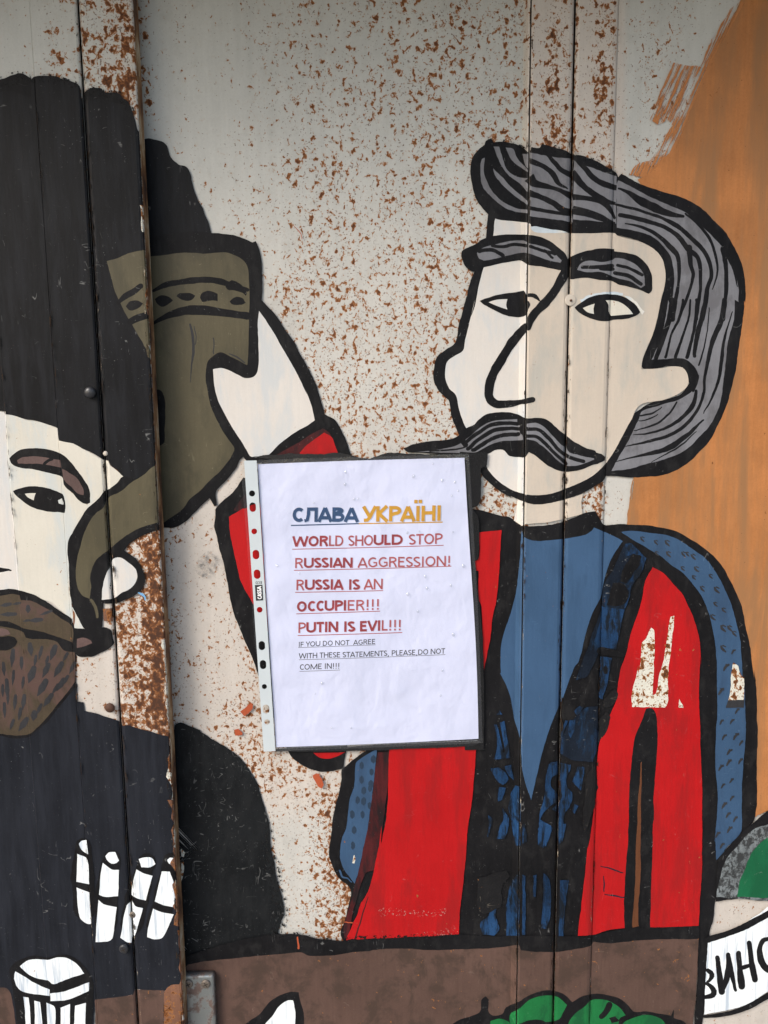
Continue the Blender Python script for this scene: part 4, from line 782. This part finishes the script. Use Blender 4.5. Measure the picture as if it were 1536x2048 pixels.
tape('torn shiny black tape along the top edge of the plastic sleeve', ['p: 130 102 190 96 330 82 520 82 640 76 800 108 900 86 980 75 1100 86 1250 82 1410 82 1410 118 1200 125 900 132 640 138 400 145 200 146 210 118 250 108'], GLOSS, .0006, 1.6)
tape('narrow black tape along the bottom edge of the plastic sleeve', ['p: 268 1824 700 1812 1100 1790 1480 1765 1475 1792 1430 1806 1100 1822 700 1836 268 1842'], GLOSS, .0006, .8)

HB = LAYER[0] * 5e-6 + .0026                                                # the sleeve stands this far off the sheet
def wav(px, py):
    u, v = (px - 730) / 230, (py - 1200) / 300
    a = .00055 * math.sin(2.1 * u + 1.3 * v + .4) + .00035 * math.sin(4.3 * v - 2.2 * u) + .00018 * math.sin(7.5 * u + 3.1 * v + 1) + .0002 * math.sin(11 * v + 5 * u)
    return a + .0007 * max(0, abs(v) - .75) + .0010 * max(0, u - .72) * 2
def quad(corners, a, b):                                   # bilinear: TL, TR, BR, BL in photograph points
    TL, TR, BR, BL = corners
    return tuple((TL[i] * (1 - a) + TR[i] * a) * (1 - b) + (BL[i] * (1 - a) + BR[i] * a) * b for i in (0, 1))
def flap(name, corners, na, nb, h, mat, parent=None, edge=None, keep=None, thick=0.0):
    V, Fc = [], []
    for j in range(nb + 1):
        for i in range(na + 1):
            a, b_ = i / na, j / nb; p = quad(corners, a, b_)
            if edge: p = edge(a, b_, p)
            V.append(tuple(at(p[0], p[1], h + wav(*p))))
    for j in range(nb):
        for i in range(na):
            k = j * (na + 1) + i; Fc.append((k, k + na + 1, k + na + 2, k + 1))
    return link_mesh(name, V, Fc, [mat], None, parent, True)
PC = C('p: 163 143 1385 105 1468 1765 272 1815')
def paper_edge(a, b_, p):
    x, y = p
    x += 3.2 * math.sin(math.pi * b_) * a - 2.2 * a * math.sin(2 * math.pi * b_) * .6
    y -= 2.0 * math.sin(math.pi * a) * (1 - b_) * .6 + 2.5 * math.sin(math.pi * a) * b_ * -.6
    return (x, y)
def paper_mat():
    s = NT('damp_white_paper'); n = s.math('ADD', s.noise(1, 2, .4, s.scaled((9, 1, 14)), .1), s.math('MULTIPLY', s.noise(1, 3, .5, s.scaled((34, 1, 26)), .15), .5)); f = s.noise(900, 3, .6); d = s.noise(14, 5, .6, s.scaled((1.6, 1, .6)))
    s.l(s.gain(s.mix(s.mapr(d, .4, .7), (.585, .61, .775), (.56, .588, .75)), s.math('MULTIPLY_ADD', s.math('SUBTRACT', f, .5), .05, 1)), s.b.inputs['Base Color'])
    s.b.inputs['Roughness'].default_value = .75; s.bump(n, .8, .0065)
    return s.m
cp_ = at(740, 1200, HB)
notice = tag(flap('paper_notice', PC, 60, 84, HB, paper_mat(), None, paper_edge), 'white printed paper notice with blue, yellow, red and grey capitals inside the plastic sleeve', 'notice')

# --- lettering: each glyph is a set of pen strokes on a unit cap height
def arc(cx, cy, rx, ry, a0, a1, n=14): return [(cx + rx * math.cos(math.radians(a0 + (a1 - a0) * i / n)), cy + ry * math.sin(math.radians(a0 + (a1 - a0) * i / n))) for i in range(n + 1)]
def glyph(ch, t):
    """(advance, strokes) with y up, 0..1; t = pen width"""
    h = t / 2
    g = {
        'A': (.90, [[(.04, 0), (.45, 1 - h * .3)], [(.86, 0), (.45, 1 - h * .3)], [(.2, .28), (.7, .28)]]),
        'B': (.84, [[(.14, 0), (.14, 1)], [(.14, 1 - h), (.42, 1 - h)] + arc(.42, .765, .24, .235 - h, 90, -90) + [(.14, .53)], [(.14, .53), (.44, .53)] + arc(.44, .265 + h / 2, .28, .265 - h / 2, 90, -90) + [(.14, h)]]),
        'C': (.83, [arc(.5, .5, .43 - h, .5 - h, 48, 312, 22)]),
        'D': (.955, [[(.14, 0), (.14, 1)], [(.14, 1 - h), (.40, 1 - h)] + arc(.40, .5, .48 - h, .5 - h, 90, -90, 20) + [(.14, h)]]),
        'E': (.76, [[(.14, 0), (.14, 1)], [(.14, 1 - h), (.66, 1 - h)], [(.14, .53), (.6, .53)], [(.14, h), (.68, h)]]),
        'F': (.71, [[(.14, 0), (.14, 1)], [(.14, 1 - h), (.65, 1 - h)], [(.14, .5), (.6, .5)]]),
        'G': (.98, [arc(.52, .5, .46 - h, .5 - h, 50, 310, 22) + [(.84, .16), (.84, .47), (.56, .47)]]),
        'H': (.97, [[(.14, 0), (.14, 1)], [(.83, 0), (.83, 1)], [(.14, .53), (.83, .53)]]),
        'I': (.39, [[(.195, 0), (.195, 1)]]), 
        'L': (.65, [[(.14, 0), (.14, 1)], [(.14, h), (.62, h)]]),
        'M': (1.33, [[(.14, 0), (.16, 1)], [(.16, 1 - h * .6), (.665, .04)], [(.665, .04), (1.17, 1 - h * .6)], [(1.19, 0), (1.17, 1)]]),
        'N': (1.0, [[(.14, 0), (.14, 1)], [(.15, .97), (.85, .03)], [(.86, 0), (.86, 1)]]),
        'O': (1.03, [arc(.515, .5, .47 - h, .5 - h, 0, 360, 30)]),
        'P': (.80, [[(.14, 0), (.14, 1)], [(.14, 1 - h), (.42, 1 - h)] + arc(.42, .705, .29, .295 - h, 90, -90) + [(.14, .41)]]),
        'R': (.84, [[(.14, 0), (.14, 1)], [(.14, 1 - h), (.42, 1 - h)] + arc(.42, .73, .26, .27 - h, 90, -90) + [(.14, .46)], [(.42, .46), (.56, .36), (.74, 0)]]),
        'S': (.71, [arc(.36, .745, .26, .255 - h, 35, 235, 16) + arc(.34, .262, .27, .262 - h, 78, -150, 18)]),
        'T': (.76, [[(.38, 0), (.38, 1)], [(.02, 1 - h), (.74, 1 - h)]]),
        'U': (1.0, [[(.14, 1), (.14, .36)] + arc(.5, .36, .36, .36 - h, 180, 360, 18) + [(.86, 1)]]),
        'V': (.88, [[(.04, 1), (.44, .02)], [(.84, 1), (.44, .02)]]),
        'W': (1.38, [[(.04, 1), (.33, .02)], [(.33, .02), (.69, .96)], [(.69, .96), (1.05, .02)], [(1.05, .02), (1.34, 1)]]),
        'Y': (.76, [[(.02, 1), (.38, .42)], [(.74, 1), (.38, .42)], [(.38, 0), (.38, .42)]]),
        'K': (.83, [[(.14, 0), (.14, 1)], [(.72, 1), (.2, .5)], [(.2, .52), (.76, 0)]]),
        '!': (.46, [[(.23, .3), (.23, 1)], [(.23, 0), (.23, t * 1.05)]]),
        ',': (.39, [[(.2, .1), (.12, -.18)]]), ' ': (.36, []),
        'Л': (.94, [[(.80, 0), (.80, 1)], [(.80, 1 - h), (.30, 1 - h)], [(.31, 1), (.29, .5), (.22, .13), (.03, h * .8)]]),
        'У': (.84, [[(.04, 1), (.44, .34)], [(.82, 1), (.44, .26), (.30, h), (.08, h)]]),
    }
    g['С'] = g['C']; g['А'] = g['A']; g['В'] = g['B']; g['К'] = g['K']; g['Р'] = g['P']; g['Н'] = g['H']; g['І'] = g['I']
    g['Ї'] = (.39, [[(.195, 0), (.195, 1)], [(.05, 1.16), (.05, 1.16 + t)], [(.34, 1.16), (.34, 1.16 + t)]])
    return g[ch]
def ink(name, rgb, var=.25):
    s = NT(name); n = s.noise(160, 4, .6); f = s.noise(1400, 2, .6)
    v = s.math('ADD', s.math('MULTIPLY', s.math('SUBTRACT', n, .5), 2.6), s.math('SUBTRACT', f, .5))
    s.l(s.gain(rgb, s.math('MULTIPLY_ADD', v, var, 1)), s.b.inputs['Base Color']); s.b.inputs['Roughness'].default_value = .8
    return s.m
I_BLUE, I_YEL, I_RED, I_RED2, I_GREY = ink('blue_ink', (.016, .053, .135)), ink('yellow_ink', (.50, .255, .016)), ink('bold_red_ink', (.25, .026, .032), .4), ink('red_ink', (.33, .062, .062)), ink('grey_ink', (.045, .045, .058))
I_SHBLUE = ink('run_ink', (.36, .42, .58)); I_SHRED = ink('run_red_ink', (.45, .34, .45))
def text_polys(txt, x0, x1, yb0, yb1, cap, t, warp=None, ox=0, oy=0):
    """pen-stroke polygons in notice-crop coordinates: baseline from (x0,yb0) to (x1,yb1), cap height in the same units"""
    adv = sum(glyph(c, t)[0] for c in txt); sx = (x1 - x0) / adv; cx = 0; out = []
    sl = (yb1 - yb0) / (x1 - x0)
    for c in txt:
        a, st = glyph(c, t)
        for s_ in st:
            pts = []
            for gx, gy in s_:
                X = x0 + (cx + gx) * sx + ox; Y = yb0 + (X - x0) * sl - gy * cap + oy
                X += gy * cap * .02
                Y += 2.0 * math.sin((X - 360) / 900 * math.pi) + .8 * math.sin(X / 53)
                pts.append((460 + X / 2.9538, 880 + Y / 2.9538))
            p = np.array(pts)
            if len(p) == 2: p = np.array([p[0] + (p[1] - p[0]) * k / 3 for k in range(4)])
            out += ribbon(p, t * cap / 2.9538, False)
        cx += a
    return out
def ink_obj(name, groups, parent, lift):
    V, Fc, M, mats = [], [], [], []
    for k, (m, polys) in enumerate(groups):
        v, f = tess(polys); off = len(V)
        if m not in mats: mats.append(m)
        V += [tuple(at(x, y, HB + wav(x, y) + lift + k * 1e-5)) for x, y in v]
        for t_ in f:
            a, b_, c = [Vector(V[off + i]) for i in t_]
            nrm = (b_ - a).cross(c - a); ids = [off + i for i in t_]
            Fc.append(ids if nrm.y < 0 else ids[::-1]); M.append(mats.index(m))
    return link_mesh(name, V, Fc, mats, M, parent)
def line(x0, y0, x1, y1, t):
    P = [(460 + (x0 + (x1 - x0) * k / 24) / 2.9538, 880 + (y0 + (y1 - y0) * k / 24 + 2.0 * math.sin(((x0 + (x1 - x0) * k / 24) - 360) / 900 * math.pi)) / 2.9538) for k in range(25)]
    return ribbon(np.array(P), t / 2.9538, False)
LIFT = .00006
def heading(): 
    L = []
    L.append((I_SHBLUE, text_polys('СЛАВА', 362, 757, 484, 482, 86, .25, ox=4, oy=3) + text_polys('УКРАЇНІ', 783, 1252, 482, 478, 92, .24, ox=5, oy=3)))
    L.append((I_BLUE, text_polys('СЛАВА', 362, 757, 484, 482, 86, .235) + line(360, 505, 762, 492, 7)))
    L.append((I_YEL, text_polys('УКРАЇНІ', 783, 1252, 482, 478, 92, .225) + line(762, 492, 1256, 485, 7)))
    return ink_obj('heading', L, notice, LIFT)
heading()['label'] = 'blue and yellow heading'
def red_line(words, xs, y0, y1, cap, und, bolds):
    """words placed separately so that bold and regular words differ"""
    L = [(I_SHRED, []), (I_RED, []), (I_RED2, [])]
    X0, X1 = xs[0][0], xs[-1][1]
    for (w_, (a, b_), bo_) in zip(words, xs, bolds):
        f = lambda x: y0 + (y1 - y0) * (x - X0) / (X1 - X0)
        t = .215 if bo_ else .15
        L[0][1].extend(text_polys(w_, a, b_, f(a), f(b_), cap, t + .02, ox=3, oy=2)); L[1 if bo_ else 2][1].extend(text_polys(w_, a, b_, f(a), f(b_), cap, t))
    L[2][1].extend(line(*und, 4.5))
    return ink_obj('text_line', [q for q in L if q[1]], notice, LIFT)
red_line(['WOR', 'LD', 'SHO', 'UL', 'D', 'STOP'], [(370, 581), (581, 672), (697, 846), (846, 950), (950, 1028), (1054, 1256)], 630, 613, 62, (368, 645, 1262, 622), [1, 0, 0, 1, 1, 0])
red_line(['R', 'USSIAN', 'AGGRESSION!'], [(380, 434), (434, 726), (754, 1308)], 756, 745, 60, (378, 770, 1308, 746), [0, 1, 0])
red_line(['R', 'USSIA', 'IS', 'AN'], [(388, 440), (440, 668), (697, 768), (790, 905)], 886, 880, 62, (385, 900, 905, 888), [0, 1, 1, 0])
red_line(['OCCUPI', 'ER!!!'], [(392, 690), (690, 888)], 1014, 1000, 62, (392, 1027, 887, 1009), [1, 0])
red_line(['P', 'UTIN', 'IS', 'EVI', 'L!!!'], [(400, 448), (448, 640), (668, 740), (765, 892), (892, 1016)], 1139, 1122, 62, (400, 1155, 1018, 1136), [0, 1, 1, 1, 0])
def grey_line(txt, x0, x1, y0, y1, cap, und): return ink_obj('text_line', [(I_GREY, text_polys(txt, x0, x1, y0, y1, cap, .155) + line(*und, 2.6))], notice, LIFT)
grey_line('IF YOU DO NOT  AGREE', 403, 860, 1222, 1203, 30, (403, 1226, 860, 1208))
grey_line('WITH THESE STATEMENTS, PLEASE,DO NOT', 407, 1271, 1291, 1263, 32, (407, 1298, 1272, 1268))
grey_line('COME IN!!!', 410, 650, 1357, 1349, 33, (410, 1367, 650, 1357))

# --- the plastic sleeve
def film_mat(name, haze, gloss):
    s = NT(name); t = s.t; tr_ = t.nodes.new('ShaderNodeBsdfTransparent'); gl = t.nodes.new('ShaderNodeBsdfGlossy'); df = t.nodes.new('ShaderNodeBsdfDiffuse')
    gl.inputs['Roughness'].default_value = .07; df.inputs['Color'].default_value = (.75, .77, .82, 1)
    n = s.noise(38, 4, .6, None, .6); bp = t.nodes.new('ShaderNodeBump'); bp.inputs['Strength'].default_value = .6; bp.inputs['Distance'].default_value = .003; s.l(n, bp.inputs['Height']); s.l(bp.outputs[0], gl.inputs['Normal'])
    a = t.nodes.new('ShaderNodeMixShader'); a.inputs[0].default_value = haze; s.l(tr_.outputs[0], a.inputs[1]); s.l(df.outputs[0], a.inputs[2])
    b_ = t.nodes.new('ShaderNodeMixShader'); fr = t.nodes.new('ShaderNodeLayerWeight'); fr.inputs[0].default_value = .5; s.l(s.math('MULTIPLY', s.math('MULTIPLY_ADD', s.math('POWER', fr.outputs['Facing'], 4), .5, .045), gloss), b_.inputs[0])
    s.l(a.outputs[0], b_.inputs[1]); s.l(gl.outputs[0], b_.inputs[2]); s.l(b_.outputs[0], s.out.inputs[0])
    return s.m
sleeve = tag(empty('plastic_sleeve', tuple(at(740, 1200, HB))), 'clear punched plastic sleeve with a white hole strip, taped up over the painted door', 'plastic sleeve')
FM, FE = film_mat('clear_plastic_film', .0, 1.0), film_mat('hazy_plastic_film', .022, .45)
SC = C('p: 150 118 1408 82 1490 1790 266 1838')
flap('margin', [C('p: 66 180')[0], C('p: 96 180')[0], C('p: 185 1310')[0], C('p: 150 1250')[0]], 3, 40, HB - .0006, FE, sleeve)
flap('film', SC, 50, 70, HB + .0010, FM, sleeve, paper_edge)
flap('margin', [C('p: 1392 104')[0], C('p: 1412 84')[0], C('p: 1492 1790')[0], C('p: 1472 1766')[0]], 3, 40, HB + .0013, FE, sleeve, lambda a, b_, p: (p[0] + 3.0 * math.sin(math.pi * b_), p[1]))
flap('margin', [C('p: 160 120')[0], C('p: 1408 83')[0], C('p: 1386 104')[0], C('p: 165 142')[0]], 40, 3, HB + .0013, FE, sleeve)
flap('margin', [C('p: 270 1816')[0], C('p: 1468 1768')[0], C('p: 1490 1790')[0], C('p: 268 1838')[0]], 40, 3, HB + .0013, FE, sleeve)
STRIPM = simple('white_plastic_strip', (.50, .545, .565), .4, 0, .05, 60)
def strip():
    outer = np.array([p for p in smooth(C('p: 83 122 157 121 268 1838 199 1841'), True, 3, 0)])
    V = [Vector((float(x), float(y))) for x, y in outer]; n0 = len(V)
    if area(outer) < 0: V = V[::-1]
    faces = [list(range(n0))]; holes = []
    for x, y, rx, ry in ((130, 316, 18, 18), (134, 397, 19, 28), (143, 540, 17, 17), (153, 677, 20, 28), (160, 793, 20, 28), (175, 1003, 17, 17), (188, 1215, 19, 27), (195, 1327, 19, 27), (203, 1457, 15, 15), (213, 1590, 19, 27), (219, 1666, 16, 16)):
        k = len(V)
        for i in range(28):
            t = 2 * math.pi * i / 28; cx_ = math.cos(t); sy = math.sin(t)
            dy = (ry - rx) * (1 if sy > 0 else -1) if abs(sy) > 1e-6 else 0
            V.append(Vector((460 + (x + rx * cx_ + dy * .06) / 2.9538, 880 + (y + rx * sy + dy) / 2.9538)))
        faces.append(list(range(k, k + 28)))
    r = delaunay_2d_cdt(V, [], faces, 0, 1e-5)
    vv, ff = r[0], [f for f, o in zip(r[2], r[5]) if list(o) == [0]]
    P = [at(v.x, v.y, HB + .0016 + wav(v.x, v.y) * .4) for v in vv]; F2 = []
    for f in ff:
        n = (P[f[1]] - P[f[0]]).cross(P[f[2]] - P[f[0]]); F2.append(f if n.y < 0 else f[::-1])
    nV = len(P); P2 = [tuple(p) for p in P] + [(p.x, p.y + .0007, p.z) for p in P]
    ec = {}
    for f in F2:
        for i in range(3):
            e_ = (f[i], f[(i + 1) % 3]); ec[e_] = 1
    side = [(b_, a, a + nV, b_ + nV) for (a, b_) in ec if (b_, a) not in ec]
    return link_mesh('hole_strip', P2, F2 + [[i + nV for i in f[::-1]] for f in F2] + side, [STRIPM], None, sleeve)
st_ = strip()
def mark():
    lift = .0016 - HB * 0
    blk = ink('black_print', (.02, .02, .022), .2); wht = ink('white_print', (.75, .75, .75), .1)
    box = [np.array(smooth(C('p: 147 857 191 855 196 947 153 950'), True, 1.5, 0))]
    def rot_text(txt, x, y, ln, cap, t, ang):
        adv = sum(glyph(c, t)[0] for c in txt); s_ = ln / adv; cx = 0; out = []; ca, sa = math.cos(math.radians(ang)), math.sin(math.radians(ang))
        for c in txt:
            a, st = glyph(c, t)
            for k in st:
                p = np.array([(x + ((cx + gx) * s_) * ca + (gy * cap) * sa, y + ((cx + gx) * s_) * sa - (gy * cap) * ca) for gx, gy in k])
                p = np.stack([460 + p[:, 0] / 2.9538, 880 + p[:, 1] / 2.9538], 1)
                if len(p) == 2: p = np.array([p[0] + (p[1] - p[0]) * q / 3 for q in range(4)])
                out += ribbon(p, t * cap / 2.9538, False)
            cx += a
        return out
    a = ink_obj('brand_mark', [(blk, box + rot_text('ECO', 188, 834, 38, 16, .16, 178)), (wht, rot_text('CASSA', 188, 940, 76, 25, .22, -93))], st_, .0018)
    return a
mark()
def weld():
    polys = []
    for k in range(150):
        x = 280 + k * 7.9; y = 1820 + (x - 280) / 1190 * -46
        polys.append(np.array([(460 + (x + dx) / 2.9538, 880 + (y + dy) / 2.9538) for dx, dy in ((0, 0), (3.2, 0), (3.2, 3), (0, 3))]))
    return ink_obj('weld_seam', [(ink('milky_weld', (.35, .36, .37), .2), polys)], sleeve, .0016)
weld()
def drop_mat():
    s = NT('water'); t = s.t; tr_ = t.nodes.new('ShaderNodeBsdfTransparent'); gl = t.nodes.new('ShaderNodeBsdfGlossy'); gl.inputs['Roughness'].default_value = .04
    tr_.inputs['Color'].default_value = (.93, .94, .95, 1)
    lw = t.nodes.new('ShaderNodeLayerWeight'); lw.inputs[0].default_value = .5; mx = t.nodes.new('ShaderNodeMixShader')
    s.l(s.math('MULTIPLY_ADD', s.math('POWER', lw.outputs['Facing'], 3), .55, .15), mx.inputs[0])
    s.l(tr_.outputs[0], mx.inputs[1]); s.l(gl.outputs[0], mx.inputs[2]); s.l(mx.outputs[0], s.out.inputs[0])
    return s.m
WATER = drop_mat()
for i, (x, y, r) in enumerate([(684, 190, 8), (1085, 215, 11), (680, 262, 10), (1255, 240, 9), (735, 350, 9), (757, 347, 6), (497, 370, 7), (1048, 547, 9), (1118, 540, 6), (1380, 745, 11), (1155, 808, 9), (1165, 877, 10), (1052, 912, 11), (1110, 1012, 9), (1320, 1150, 11), (1255, 1362, 8), (545, 1437, 10), (280, 745, 8), (1305, 860, 8), (1245, 1510, 7), (430, 975, 9), (1200, 140, 6), (1330, 250, 8), (1350, 300, 6), (1310, 330, 7), (505, 1500, 5), (716, 1700, 7), (600, 1700, 6), (1318, 545, 6), (412, 790, 6)]):
    px, py = 460 + x / 2.9538, 880 + y / 2.9538; hh = HB + .00105 + wav(px, py); c = at(px, py, hh); rr = r / 2.9538 * .00050
    V, Fc = [], []; n, m = 16, 6
    for j in range(m):
        a = j / (m - 1) * math.pi / 2
        for k in range(n):
            t = 2 * math.pi * k / n; V.append((c.x + rr * math.cos(a) * math.cos(t), c.y - rr * .6 * math.sin(a), c.z + rr * 1.12 * math.cos(a) * math.sin(t) - rr * .12 * math.sin(a)))
    for j in range(m - 1):
        for k in range(n): Fc.append((j * n + k, j * n + (k + 1) % n, (j + 1) * n + (k + 1) % n, (j + 1) * n + k))
    o = link_mesh('water_droplet', V, Fc, [WATER], None, None, True)
    tag(o, 'small clear water droplet clinging to the plastic sleeve over the notice', 'droplet', 'water droplets on the plastic sleeve')
